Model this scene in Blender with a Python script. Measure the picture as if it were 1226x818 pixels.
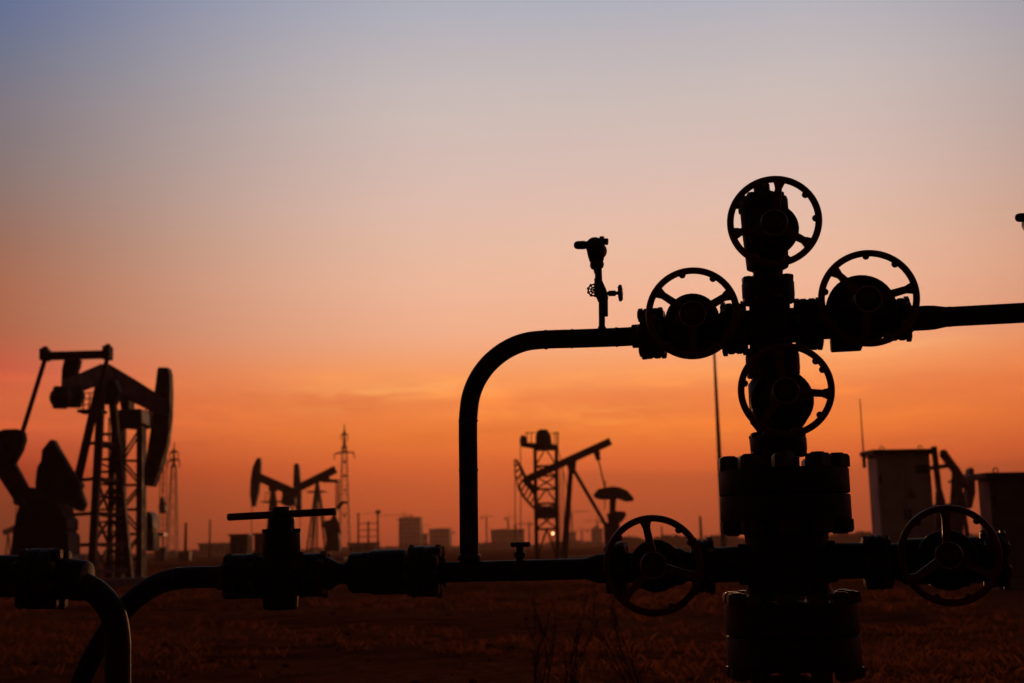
import bpy, bmesh, math, random
from mathutils import Vector, Matrix
R = math.radians
for o in list(bpy.data.objects): bpy.data.objects.remove(o, do_unlink=True)
S = bpy.context.scene
COL = S.collection

# ------------------------------------------------------------------ camera
F_PX, CX, CY = 1511.0, 613.0, 409.0            # focal length in photo pixels (1226 x 818)
cam_d = bpy.data.cameras.new('camera')
cam = bpy.data.objects.new('camera', cam_d); COL.objects.link(cam)
cam_d.sensor_width = 36.0
cam_d.lens = 36.0 * F_PX / 1226.0
cam_d.clip_start = 0.1; cam_d.clip_end = 12000
CAM = Vector((0, 0, 1.1))
CROT = (Matrix.Rotation(R(90 + 9.14), 3, 'X') @ Matrix.Rotation(R(-1.3), 3, 'Z'))
cam.matrix_world = Matrix.Translation(CAM) @ CROT.to_4x4()
cam_d.dof.use_dof = True
cam_d.dof.focus_distance = 4.5
cam_d.dof.aperture_fstop = 3.4
S.camera = cam

# ------------------------------------------------------------------ world: dusk sky
W = bpy.data.worlds.new('World'); S.world = W; W.use_nodes = True
nt = W.node_tree; nt.nodes.clear()
N = nt.nodes.new; LK = nt.links.new
def s2l(c):
    return tuple(((v / 255) / 12.92 if v / 255 <= .04045 else ((v / 255 + .055) / 1.055) ** 2.4) for v in c)
def mth(op, a, b=None, c=None, clamp=False):
    n = N('ShaderNodeMath'); n.operation = op; n.use_clamp = clamp
    for i, v in enumerate((a, b, c)):
        if v is None: continue
        if isinstance(v, (int, float)): n.inputs[i].default_value = v
        else: LK(v, n.inputs[i])
    return n.outputs[0]
def mixc(f, a, b, typ='MIX'):
    n = N('ShaderNodeMix'); n.data_type = 'RGBA'; n.blend_type = typ
    if isinstance(f, (int, float)): n.inputs[0].default_value = f
    else: LK(f, n.inputs[0])
    for i, v in ((6, a), (7, b)):
        if isinstance(v, tuple): n.inputs[i].default_value = v + (1,)
        else: LK(v, n.inputs[i])
    return n.outputs[2]
def wramp(fac, stops, scale=1.0):
    n = N('ShaderNodeValToRGB'); e = n.color_ramp.elements
    n.color_ramp.interpolation = 'LINEAR'
    while len(e) > 1: e.remove(e[-1])
    for i, (p, c) in enumerate(stops):
        el = e[0] if i == 0 else e.new(p)
        el.position = p; el.color = (tuple(c) if max(c) <= 1.5 else s2l(c)) + (1,)
    LK(fac, n.inputs[0]); return n.outputs[0]
GLOW_AZ = R(5.5)
SUN_AZ, SUN_EL = R(7.0), R(2.5)                 # from +Y towards +X
tc = N('ShaderNodeTexCoord'); sep = N('ShaderNodeSeparateXYZ'); LK(tc.outputs['Generated'], sep.inputs[0])
x, y, z = sep.outputs
# angle away from the afterglow, in degrees / 180
hl = mth('SQRT', mth('ADD', mth('MULTIPLY', x, x), mth('MULTIPLY', y, y)))
dt = mth('DIVIDE', mth('ADD', mth('MULTIPLY', x, math.sin(GLOW_AZ)), mth('MULTIPLY', y, math.cos(GLOW_AZ))), mth('MAXIMUM', hl, .001))
ang = mth('DIVIDE', mth('ARCCOSINE', mth('MINIMUM', dt, .99999)), math.pi)
zc = mth('MAXIMUM', z, 0.0)
CEN = [(0, (0.3964, 0.0334, 0.0118)), (0.0352, (0.7797, 0.1047, 0.018)), (0.0613, (0.9747, 0.1628, 0.0325)), (0.0874, (1.1112, 0.2617, 0.0426)), (0.1136, (1.05, 0.2822, 0.0784)), (0.1332, (1.1254, 0.4151, 0.1461)), (0.1659, (1.0161, 0.514, 0.3153)), (0.1983, (0.9666, 0.5546, 0.3826)), (0.2304, (0.8836, 0.5687, 0.4231)), (0.2622, (0.8052, 0.5661, 0.4759)), (0.2934, (0.7268, 0.56, 0.5062)), (0.3241, (0.663, 0.5577, 0.5208)), (0.3541, (0.5941, 0.5404, 0.5348)), (0.3834, (0.519, 0.498, 0.5349)), (0.4034, (0.4553, 0.4793, 0.5574)), (0.455, (0.3643, 0.3834, 0.4459)), (0.6, (0.016, 0.012, 0.017)), (1, (0.007, 0.0037, 0.0033))]
SID = [(0, (0.0016, 0.0016, 0.0016)), (0.0352, (0.0526, 0.0016, 0.0016)), (0.0613, (0.327, 0.003, 0.0048)), (0.0874, (0.7163, 0.0866, 0.0504)), (0.1136, (0.7811, 0.1287, 0.0472)), (0.1332, (0.6287, 0.0458, 0.0465)), (0.1659, (0.35, 0.0665, 0.0221)), (0.1983, (0.3101, 0.0757, 0.0305)), (0.2304, (0.2239, 0.0842, 0.058)), (0.2622, (0.1595, 0.1083, 0.1044)), (0.2934, (0.1222, 0.1224, 0.1449)), (0.3241, (0.1136, 0.1228, 0.1834)), (0.3541, (0.0683, 0.121, 0.2226)), (0.3834, (0.0408, 0.1085, 0.2655)), (0.4034, (0.0355, 0.1022, 0.2696)), (0.455, (0.0284, 0.0817, 0.2157)), (0.6, (0.016, 0.012, 0.017)), (1, (0.007, 0.0037, 0.0033))]
BAK = [(0, (30, 13, 9)), (.2, (32, 15, 11)), (1, (20, 12, 11))]
c0 = wramp(zc, CEN); c1 = wramp(zc, SID); c2 = wramp(zc, BAK)
mr = N('ShaderNodeMapRange'); mr.interpolation_type = 'SMOOTHSTEP'; LK(ang, mr.inputs[0]); mr.inputs[1].default_value = 7 / 180; mr.inputs[2].default_value = 36 / 180
mr2 = N('ShaderNodeMapRange'); mr2.interpolation_type = 'SMOOTHSTEP'; LK(ang, mr2.inputs[0]); mr2.inputs[1].default_value = 33 / 180; mr2.inputs[2].default_value = 105 / 180
sky = mixc(mr.outputs[0], c0, c1)
sky = mixc(mr2.outputs[0], sky, c2)
# thin streaky cloud low in the glow, and a murky bank with a soft top edge right above the horizon
mp = N('ShaderNodeMapping'); mp.inputs['Scale'].default_value = (5, 5, 34); LK(tc.outputs['Generated'], mp.inputs[0])
nz = N('ShaderNodeTexNoise'); nz.inputs['Scale'].default_value = 1.7; nz.inputs['Detail'].default_value = 7; nz.inputs['Roughness'].default_value = .6
LK(mp.outputs[0], nz.inputs['Vector'])
def bump(lo, mid, hi):
    a = N('ShaderNodeMapRange'); a.interpolation_type = 'SMOOTHSTEP'; LK(z, a.inputs[0]); a.inputs[1].default_value = lo; a.inputs[2].default_value = mid
    b = N('ShaderNodeMapRange'); b.interpolation_type = 'SMOOTHSTEP'; LK(z, b.inputs[0]); b.inputs[1].default_value = mid; b.inputs[2].default_value = hi
    return mth('MULTIPLY', a.outputs[0], mth('SUBTRACT', 1.0, b.outputs[0]))
cl = N('ShaderNodeMapRange'); cl.interpolation_type = 'SMOOTHSTEP'; LK(nz.outputs[0], cl.inputs[0]); cl.inputs[1].default_value = .50; cl.inputs[2].default_value = .66
cf = mth('MULTIPLY', mth('MULTIPLY', cl.outputs[0], bump(.06, .115, .15)), .85)
glow = mixc(1.0, sky, (1.22, 1.26, 1.0), 'MULTIPLY')
sky = mixc(cf, sky, glow)
cl2 = N('ShaderNodeMapRange'); cl2.interpolation_type = 'SMOOTHSTEP'; LK(nz.outputs[0], cl2.inputs[0]); cl2.inputs[1].default_value = .30; cl2.inputs[2].default_value = .50; cl2.inputs[3].default_value = 1; cl2.inputs[4].default_value = 0
cd = mth('MULTIPLY', mth('MULTIPLY', cl2.outputs[0], bump(.03, .09, .15)), .35)
sky = mixc(cd, sky, mixc(1.0, sky, (.72, .62, .62), 'MULTIPLY'))
# a few torn, sunlit cloud wisps
txy = mth('DIVIDE', x, mth('MAXIMUM', y, .01))
mpw = N('ShaderNodeMapping'); mpw.inputs['Scale'].default_value = (26, 26, 150); LK(tc.outputs['Generated'], mpw.inputs[0])
nw = N('ShaderNodeTexNoise'); nw.inputs['Scale'].default_value = 1.0; nw.inputs['Detail'].default_value = 6; nw.inputs['Roughness'].default_value = .62; nw.inputs['Distortion'].default_value = .6
LK(mpw.outputs[0], nw.inputs['Vector'])
wsum = None
for a0, wa, z0, wz, am in ((-.10, .085, .121, .0065, 1.0), (-.15, .05, .108, .007, .45), (.080, .045, .097, .008, .8), (.145, .055, .080, .005, .75), (.02, .10, .104, .006, .35), (.30, .10, .142, .006, .3)):
    ga = mth('POWER', mth('ABSOLUTE', mth('DIVIDE', mth('SUBTRACT', txy, a0), wa)), 2.0); gz = mth('POWER', mth('ABSOLUTE', mth('DIVIDE', mth('SUBTRACT', z, z0), wz)), 2.0)
    g = mth('MULTIPLY', mth('EXPONENT', mth('MULTIPLY', mth('ADD', ga, gz), -1.0)), am)
    wsum = g if wsum is None else mth('ADD', wsum, g)
wn = N('ShaderNodeMapRange'); wn.interpolation_type = 'SMOOTHSTEP'; LK(nw.outputs[0], wn.inputs[0]); wn.inputs[1].default_value = .36; wn.inputs[2].default_value = .62
sky = mixc(mth('MULTIPLY', wsum, wn.outputs[0], clamp=True), sky, mixc(1.0, sky, (1.16, 1.52, 1.40), 'MULTIPLY'))
# high thin veils
mp3 = N('ShaderNodeMapping'); mp3.inputs['Scale'].default_value = (2.2, 2.2, 9); mp3.inputs['Rotation'].default_value = (0, .12, .3); LK(tc.outputs['Generated'], mp3.inputs[0])
nz3 = N('ShaderNodeTexNoise'); nz3.inputs['Scale'].default_value = 2.0; nz3.inputs['Detail'].default_value = 8; LK(mp3.outputs[0], nz3.inputs['Vector'])
vf = mth('MULTIPLY', mth('SUBTRACT', nz3.outputs[0], .5), .45)
sky = mixc(1.0, sky, mixc(mth('ADD', vf, .5, clamp=True), (.93, .93, .94), (1.07, 1.07, 1.06)), 'MULTIPLY')
bk = N('ShaderNodeMapRange'); bk.interpolation_type = 'SMOOTHSTEP'
LK(mth('ADD', z, mth('MULTIPLY', mth('SUBTRACT', nz3.outputs[0], .5), .02)), bk.inputs[0]); bk.inputs[1].default_value = .050; bk.inputs[2].default_value = .058
bk.inputs[3].default_value = .9; bk.inputs[4].default_value = 0
azr = N('ShaderNodeMapRange'); azr.interpolation_type = 'SMOOTHSTEP'; LK(mth('DIVIDE', x, mth('MAXIMUM', y, .01)), azr.inputs[0]); azr.inputs[1].default_value = -.02; azr.inputs[2].default_value = .07
sky = mixc(mth('MULTIPLY', bk.outputs[0], azr.outputs[0]), sky, mixc(1.0, sky, (.76, .74, .84), 'MULTIPLY'))
bg = N('ShaderNodeBackground'); LK(sky, bg.inputs[0]); bg.inputs[1].default_value = 1.0
nish = N('ShaderNodeTexSky'); nish.sky_type = 'NISHITA'; nish.sun_disc = False
nish.sun_elevation = SUN_EL; nish.sun_rotation = SUN_AZ; nish.dust_density = 5; nish.air_density = 2
bg2 = N('ShaderNodeBackground'); LK(nish.outputs[0], bg2.inputs[0]); bg2.inputs[1].default_value = .004
ad = N('ShaderNodeAddShader'); LK(bg.outputs[0], ad.inputs[0]); LK(bg2.outputs[0], ad.inputs[1])
wo = N('ShaderNodeOutputWorld'); LK(ad.outputs[0], wo.inputs[0])

# ------------------------------------------------------------------ sun, already in the murk over the horizon
sd = bpy.data.lights.new('sun', 'SUN'); sun = bpy.data.objects.new('sun', sd); COL.objects.link(sun)
sd.energy = 1.0; sd.angle = R(4); sd.color = (1, .42, .16)
sdir = Vector((math.sin(SUN_AZ) * math.cos(SUN_EL), math.cos(SUN_AZ) * math.cos(SUN_EL), math.sin(SUN_EL)))
sun.rotation_euler = sdir.to_track_quat('Z', 'Y').to_euler()

# ------------------------------------------------------------------ render settings
S.view_settings.view_transform = 'Standard'; S.view_settings.look = 'None'
S.view_settings.exposure = 0; S.view_settings.gamma = 1
S.render.engine = 'CYCLES'
S.cycles.max_bounces = 5; S.cycles.volume_bounces = 0; S.cycles.caustics_reflective = False; S.cycles.caustics_refractive = False

# ------------------------------------------------------------------ placing: photo pixel -> point in the place
def ray(px, py):
    return (CROT @ Vector(((px - CX) / F_PX, -(py - CY) / F_PX, -1.0)))
def at(px, py, Y):
    d = ray(px, py); return CAM + d * (Y / d.y)
class Frame:
    """A thing's own frame: origin on the ground, x along the thing, yawed about z."""
    def __init__(s, px, py, Y, yaw=0.0, ground=0.0):
        p = at(px, py, Y); s.o = Vector((p.x, p.y, ground)); s.yaw = yaw
        s.m = Matrix.Rotation(yaw, 3, 'Z'); s.mi = s.m.inverted()
    def l(s, px, py, yl=0.0):
        d = s.mi @ ray(px, py); c = s.mi @ (CAM - s.o)
        return c + d * ((yl - c.y) / d.y)
    def k(s, px, py, yl=0.0):                    # metres per photo pixel there
        p = s.l(px, py, yl); c = s.mi @ (CAM - s.o)
        v = s.m @ (p - c)
        return abs((CROT.transposed() @ v).z) / F_PX

# ------------------------------------------------------------------ objects and properties
def tag(o, label=None, cat=None, group=None, kind=None):
    if label: o['label'] = label
    if cat: o['category'] = cat
    if group: o['group'] = group
    if kind: o['kind'] = kind
    return o
def thing(name, fr, label, cat, group=None):
    o = bpy.data.objects.new(name, None); COL.objects.link(o)
    o.location = fr.o; o.rotation_euler = (0, 0, fr.yaw); o.empty_display_size = .2
    return tag(o, label, cat, group)
class MB:
    def __init__(s): s.v = []; s.f = []
    def add(s, vs, fs):
        b = len(s.v); s.v += [tuple(v) for v in vs]; s.f += [tuple(i + b for i in f) for f in fs]; return s
    def lathe(s, p, ax, prof, seg=24, cap=True):
        """prof: list of (t, r) along axis ax from p"""
        p = Vector(p); ax = Vector(ax).normalized()
        u = ax.orthogonal().normalized()
        if abs(ax.z) < .9: u = (Vector((0, 0, 1)) - ax * ax.z).normalized()
        w = ax.cross(u)
        vs = []; fs = []; n = len(prof)
        for t, r in prof:
            for k in range(seg):
                a = 2 * math.pi * k / seg
                vs.append(p + ax * t + (u * math.cos(a) + w * math.sin(a)) * r)
        for i in range(n - 1):
            for k in range(seg):
                k2 = (k + 1) % seg
                fs.append((i * seg + k, i * seg + k2, (i + 1) * seg + k2, (i + 1) * seg + k))
        if cap:
            fs.append(tuple(range(seg))[::-1]); fs.append(tuple((n - 1) * seg + k for k in range(seg)))
        return s.add(vs, fs)
    def cyl(s, a, b, r, r2=None, seg=16):
        a = Vector(a); b = Vector(b); L = (b - a).length
        return s.lathe(a, b - a, [(0, r), (L, r if r2 is None else r2)], seg)
    def rcyl(s, a, b, r, ch, seg=32):            # cylinder with chamfered rims
        a = Vector(a); b = Vector(b); L = (b - a).length
        return s.lathe(a, b - a, [(0, r - ch), (ch * .3, r - ch * .3), (ch, r), (L - ch, r), (L - ch * .3, r - ch * .3), (L, r - ch)], seg)
    def tube(s, pts, rad, seg=20):
        pts = [Vector(p) for p in pts]; n = len(pts)
        rads = rad if isinstance(rad, (list, tuple)) else [rad] * n
        tan = [(pts[min(i + 1, n - 1)] - pts[max(i - 1, 0)]).normalized() for i in range(n)]
        u = tan[0].orthogonal().normalized(); vs = []; fs = []
        for i in range(n):
            u = (u - tan[i] * u.dot(tan[i])).normalized(); w = tan[i].cross(u)
            for k in range(seg):
                a = 2 * math.pi * k / seg
                vs.append(pts[i] + (u * math.cos(a) + w * math.sin(a)) * rads[i])
        for i in range(n - 1):
            for k in range(seg):
                k2 = (k + 1) % seg
                fs.append((i * seg + k, i * seg + k2, (i + 1) * seg + k2, (i + 1) * seg + k))
        fs.append(tuple(range(seg))[::-1]); fs.append(tuple((n - 1) * seg + k for k in range(seg)))
        return s.add(vs, fs)
    def bar(s, a, b, w, h=None, up=(0, 0, 1)):
        """rectangular bar a->b, w across, h along 'up'"""
        a = Vector(a); b = Vector(b); h = w if h is None else h
        t = (b - a).normalized(); up = Vector(up)
        if abs(t.dot(up.normalized())) > .97: up = Vector((0, 1, 0))
        sd_ = t.cross(up).normalized(); u = sd_.cross(t).normalized()
        vs = [q + sd_ * i * w / 2 + u * j * h / 2 for q in (a, b) for i, j in ((-1, -1), (1, -1), (1, 1), (-1, 1))]
        return s.add(vs, [(3, 2, 1, 0), (4, 5, 6, 7), (0, 1, 5, 4), (1, 2, 6, 5), (2, 3, 7, 6), (3, 0, 4, 7)])
    def box(s, c, sz):
        c = Vector(c); a, b, d = (v / 2 for v in sz)
        vs = [c + Vector((i * a, j * b, k * d)) for k in (-1, 1) for i, j in ((-1, -1), (1, -1), (1, 1), (-1, 1))]
        return s.add(vs, [(3, 2, 1, 0), (4, 5, 6, 7), (0, 1, 5, 4), (1, 2, 6, 5), (2, 3, 7, 6), (3, 0, 4, 7)])
    def prism(s, pts, dy):
        """pts: 3D outline (any plane), extruded by vector dy centred on it"""
        dy = Vector(dy) if not isinstance(dy, (int, float)) else Vector((0, dy, 0))
        n = len(pts); vs = [Vector(p) - dy / 2 for p in pts] + [Vector(p) + dy / 2 for p in pts]
        fs = [tuple(range(n)), tuple(range(2 * n - 1, n - 1, -1))]
        fs += [((i + 1) % n, i, i + n, (i + 1) % n + n) for i in range(n)]
        return s.add(vs, fs)
    def torus(s, c, ax, rad, rx, ry, seg=64, ms=10):
        """ring about axis; rx radial half size, ry half size along the axis"""
        c = Vector(c); ax = Vector(ax).normalized(); u = ax.orthogonal().normalized(); w = ax.cross(u); vs = []; fs = []
        for i in range(seg):
            a = 2 * math.pi * i / seg; d = u * math.cos(a) + w * math.sin(a)
            for j in range(ms):
                b = 2 * math.pi * j / ms
                vs.append(c + d * (rad + rx * math.cos(b)) + ax * ry * math.sin(b))
        for i in range(seg):
            for j in range(ms):
                i2 = (i + 1) % seg; j2 = (j + 1) % ms
                fs.append((i * ms + j, i2 * ms + j, i2 * ms + j2, i * ms + j2))
        return s.add(vs, fs)
    def ball(s, c, r, seg=16, sc=(1, 1, 1)):
        vs = []; fs = []; m = seg // 2
        for i in range(m + 1):
            t = math.pi * i / m
            for k in range(seg):
                a = 2 * math.pi * k / seg
                vs.append(Vector(c) + Vector((math.sin(t) * math.cos(a) * r * sc[0], math.sin(t) * math.sin(a) * r * sc[1], math.cos(t) * r * sc[2])))
        for i in range(m):
            for k in range(seg):
                k2 = (k + 1) % seg
                fs.append((i * seg + k, (i + 1) * seg + k, (i + 1) * seg + k2, i * seg + k2))
        return s.add(vs, fs)
    def build(s, name, mat, parent=None, bevel=0, label=None):
        me = bpy.data.meshes.new(name); me.from_pydata(s.v, [], s.f)
        bm = bmesh.new(); bm.from_mesh(me); bmesh.ops.remove_doubles(bm, verts=bm.verts, dist=1e-5)
        bmesh.ops.recalc_face_normals(bm, faces=bm.faces); bm.to_mesh(me); bm.free()
        for p in me.polygons: p.use_smooth = True
        me.set_sharp_from_angle(angle=R(38))
        me.materials.append(mat)
        o = bpy.data.objects.new(name, me); COL.objects.link(o)
        if parent is not None: o.parent = parent
        if bevel:
            md = o.modifiers.new('bevel', 'BEVEL'); md.width = bevel; md.segments = 2; md.limit_method = 'ANGLE'; md.angle_limit = R(40)
        if label: o['label'] = label
        return o
class Bolts:
    def __init__(s): s.items = []
    def new(s): m = MB(); s.items.append(m); return m
    def build(s, name, mat_, parent):
        for m in s.items: m.build(name, mat_, parent)
def smooth_path(pts, n=8):
    pts = [Vector(p) for p in pts]; out = []
    P = [pts[0] * 2 - pts[1]] + pts + [pts[-1] * 2 - pts[-2]]
    for i in range(1, len(P) - 2):
        a, b, c, d = P[i - 1:i + 3]
        for k in range(n):
            t = k / n
            out.append(.5 * ((2 * b) + (c - a) * t + (2 * a - 5 * b + 4 * c - d) * t * t + (3 * b - 3 * c + d - a) * t ** 3))
    out.append(pts[-1]); return out

# ------------------------------------------------------------------ materials
MATS = {}
def mat(name, c1_, c2_, rough=.6, metal=0.0, scale=8.0, bump_=.15, spec=.5, thr=(.4, .65)):
    m = bpy.data.materials.new(name); m.use_nodes = True; t = m.node_tree; n = t.nodes; b = n['Principled BSDF']
    tcn = n.new('ShaderNodeTexCoord'); no = n.new('ShaderNodeTexNoise'); no.inputs['Scale'].default_value = scale; no.inputs['Detail'].default_value = 8
    t.links.new(tcn.outputs['Object'], no.inputs['Vector'])
    rp = n.new('ShaderNodeValToRGB'); rp.color_ramp.elements[0].position = thr[0]; rp.color_ramp.elements[1].position = thr[1]
    rp.color_ramp.elements[0].color = c1_ + (1,); rp.color_ramp.elements[1].color = c2_ + (1,)
    t.links.new(no.outputs[0], rp.inputs[0]); t.links.new(rp.outputs[0], b.inputs['Base Color'])
    mr_ = n.new('ShaderNodeMapRange'); t.links.new(no.outputs[0], mr_.inputs[0]); mr_.inputs[1].default_value = .3; mr_.inputs[2].default_value = .7
    mr_.inputs[3].default_value = max(rough - .12, .05); mr_.inputs[4].default_value = min(rough + .15, 1); t.links.new(mr_.outputs[0], b.inputs['Roughness'])
    b.inputs['Metallic'].default_value = metal; b.inputs['Specular IOR Level'].default_value = spec
    bp = n.new('ShaderNodeBump'); bp.inputs['Strength'].default_value = bump_; bp.inputs['Distance'].default_value = .01
    n2 = n.new('ShaderNodeTexNoise'); n2.inputs['Scale'].default_value = scale * 12; n2.inputs['Detail'].default_value = 4; t.links.new(tcn.outputs['Object'], n2.inputs['Vector'])
    t.links.new(n2.outputs[0], bp.inputs['Height']); t.links.new(bp.outputs[0], b.inputs['Normal'])
    MATS[name] = m; return m
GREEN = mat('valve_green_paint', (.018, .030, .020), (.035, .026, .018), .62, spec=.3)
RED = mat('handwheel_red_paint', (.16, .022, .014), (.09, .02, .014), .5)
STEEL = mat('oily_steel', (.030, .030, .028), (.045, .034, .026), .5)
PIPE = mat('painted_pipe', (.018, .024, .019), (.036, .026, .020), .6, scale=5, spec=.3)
BRONZE = mat('stud_steel', (.06, .045, .035), (.10, .06, .04), .4, .6, 20)
JACK = mat('pump_paint_worn', (.085, .024, .012), (.04, .018, .012), .7, scale=2)
JACKD = mat('pump_paint_dark', (.03, .018, .012), (.02, .014, .010), .75, scale=2)
GALV = mat('galvanised_steel', (.22, .21, .20), (.15, .14, .13), .6, .3, 3)
PALE = mat('pale_grey_paint', (.34, .34, .33), (.28, .27, .25), .6, 0, 4)
WHITE = mat('white_cabinet_paint', (.62, .60, .57), (.5, .47, .43), .5, 0, 2)
GREYP = mat('grey_cabinet_paint', (.16, .16, .16), (.11, .11, .11), .5, 0, 2)
DARKT = mat('dark_trim', (.03, .03, .03), (.05, .045, .04), .6)
CONC = mat('concrete', (.30, .28, .26), (.22, .20, .18), .85, 0, .4)
BRICK = mat('dull_brick', (.22, .13, .10), (.16, .10, .08), .9, 0, .6)
RING = mat('polished_nut_edge', (.55, .50, .45), (.4, .36, .32), .3, .8, 20)
WOOD = mat('pole_wood', (.10, .07, .05), (.06, .045, .035), .85, 0, 4)
LEAF = mat('scrub_leaves', (.05, .055, .025), (.08, .07, .035), .9, 0, 1)
STRAW = mat('dry_grass', (.26, .085, .032), (.15, .05, .02), .9, 0, .5, spec=.05)
WEED = mat('weed_stem', (.025, .016, .010), (.018, .012, .008), .9, 0, 4)
GLASS = mat('window_glass', (.02, .022, .025), (.03, .03, .03), .12, 0, 4, 0)
YELL = mat('warning_yellow', (.40, .28, .03), (.34, .22, .03), .6)
RUST = mat('rusty_plate', (.14, .055, .03), (.08, .04, .025), .85, 0, 6)

_t = STRAW.node_tree; _b = _t.nodes['Principled BSDF']; _tr = _t.nodes.new('ShaderNodeBsdfTranslucent'); _mx = _t.nodes.new('ShaderNodeMixShader')
_tr.inputs[0].default_value = (.34, .10, .03, 1); _mx.inputs[0].default_value = .45
_t.links.new(_b.outputs[0], _mx.inputs[1]); _t.links.new(_tr.outputs[0], _mx.inputs[2]); _t.links.new(_mx.outputs[0], _t.nodes['Material Output'].inputs[0])

# ------------------------------------------------------------------ ground
def ground_h(X, Y):
    d = math.hypot(X, Y); k = min(1, max(0, (d - 7) / 10)) * (1 if d < 200 else max(0, 1 - (d - 200) / 200))
    return k * (.05 * math.sin(X * .31 + .7 * math.sin(Y * .17)) * math.cos(Y * .23) + .035 * math.sin(X * .11 + 1) * math.sin(Y * .09 + 2)
                + .02 * math.sin(X * .9 + 2 * math.sin(Y * .41)) * math.sin(Y * .8))
def make_ground():
    xs = [-1900, -1300, -800, -500, -320, -220] + [-160 + i * 1.0 * 4 for i in range(15)] + [-100 + i * 1.25 for i in range(161)] + [104 + i * 4 for i in range(15)] + [220, 320, 500, 800, 1300, 1900]
    ys = [-60, -30, -10, 0] + [4 + i * .6 for i in range(160)] + [102 + i * 5 for i in range(40)] + [320, 400, 600, 900, 1300, 1900]
    xs = sorted(set(xs)); ys = sorted(set(ys))
    vs = [(X, Y, ground_h(X, Y)) for Y in ys for X in xs]; nx = len(xs)
    fs = [(j * nx + i, j * nx + i + 1, (j + 1) * nx + i + 1, (j + 1) * nx + i) for j in range(len(ys) - 1) for i in range(nx - 1)]
    m = bpy.data.materials.new('dry_steppe_soil'); m.use_nodes = True; t = m.node_tree; n = t.nodes; b = n['Principled BSDF']
    tcn = n.new('ShaderNodeTexCoord')
    def nz_(sc, det=8, r=.55, vec=None):
        q = n.new('ShaderNodeTexNoise'); q.inputs['Scale'].default_value = sc; q.inputs['Detail'].default_value = det; q.inputs['Roughness'].default_value = r
        t.links.new(vec or tcn.outputs['Object'], q.inputs['Vector']); return q.outputs[0]
    def rp_(f, a, c, p0, p1):
        q = n.new('ShaderNodeValToRGB'); q.color_ramp.elements[0].position = p0; q.color_ramp.elements[1].position = p1
        q.color_ramp.elements[0].color = a + (1,); q.color_ramp.elements[1].color = c + (1,); t.links.new(f, q.inputs[0]); return q.outputs[0]
    soil = rp_(nz_(1.6), (.11, .026, .010), (.30, .080, .030), .38, .66)
    grass = rp_(nz_(6), (.17, .045, .016), (.42, .14, .05), .35, .7)
    msk = rp_(nz_(.16, 6, .6), (0, 0, 0), (1, 1, 1), .44, .56)
    mx = n.new('ShaderNodeMix'); mx.data_type = 'RGBA'; t.links.new(msk, mx.inputs[0]); t.links.new(soil, mx.inputs[6]); t.links.new(grass, mx.inputs[7])
    t.links.new(mx.outputs[2], b.inputs['Base Color']); b.inputs['Roughness'].default_value = .95; b.inputs['Specular IOR Level'].default_value = 0
    bp = n.new('ShaderNodeBump'); bp.inputs['Strength'].default_value = .8; bp.inputs['Distance'].default_value = .12
    t.links.new(nz_(5, 10, .7), bp.inputs['Height']); t.links.new(bp.outputs[0], b.inputs['Normal'])
    me = bpy.data.meshes.new('ground'); me.from_pydata(vs, [], fs); me.materials.append(m)
    for p in me.polygons: p.use_smooth = True
    o = bpy.data.objects.new('ground', me); COL.objects.link(o); tag(o, kind='structure')
make_ground()

# ================================================================== FOREGROUND: wellhead and its pipes
Y0 = 4.6
WF = Frame(923, 390, Y0, R(-12))
def wl(px, py, yl=0.0): return WF.l(px, py, yl)
K = WF.k(923, 390)
def kk(px, py, yl=0): return WF.k(px, py, yl)
def nut(mb, c, ax, r, h):
    c = Vector(c); ax = Vector(ax).normalized()
    mb.lathe(c, ax, [(0, r), (h * .8, r), (h, r * .82)], 6)
def flange(mb, bolts, a, b, r, nb, nr, nh, gap=True, phase=0.0, discs=2):
    """bolted joint from a to b (outer nut faces), disc radius r, nb studs, nut radius nr, nut height nh"""
    a = Vector(a); b = Vector(b); ax = (b - a).normalized(); L = (b - a).length
    p = a + ax * nh; t = L - 2 * nh; g = .004 if gap else 0
    if discs == 2:
        mb.rcyl(p, p + ax * (t / 2 - g / 2), r, .005); mb.rcyl(p + ax * (t / 2 + g / 2), p + ax * t, r, .005)
        mb.cyl(p + ax * (t / 2 - g), p + ax * (t / 2 + g), r * .72, seg=24)
    else: mb.rcyl(p, p + ax * t, r, r * .1)
    u = ax.orthogonal().normalized()
    if abs(ax.z) < .9: u = (Vector((0, 0, 1)) - ax * ax.z).normalized()
    w = ax.cross(u); rb = r - nr * .75
    for i in range(nb):
        an = 2 * math.pi * (i + phase) / nb; c = p + (u * math.cos(an) + w * math.sin(an)) * rb
        bm_ = bolts.new(); nut(bm_, c, -ax, nr, nh); nut(bm_, c + ax * t, ax, nr, nh)
        bm_.cyl(c - ax * nh * 1.1, c + ax * (t + nh * 1.1), nr * .52, seg=10)
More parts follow.
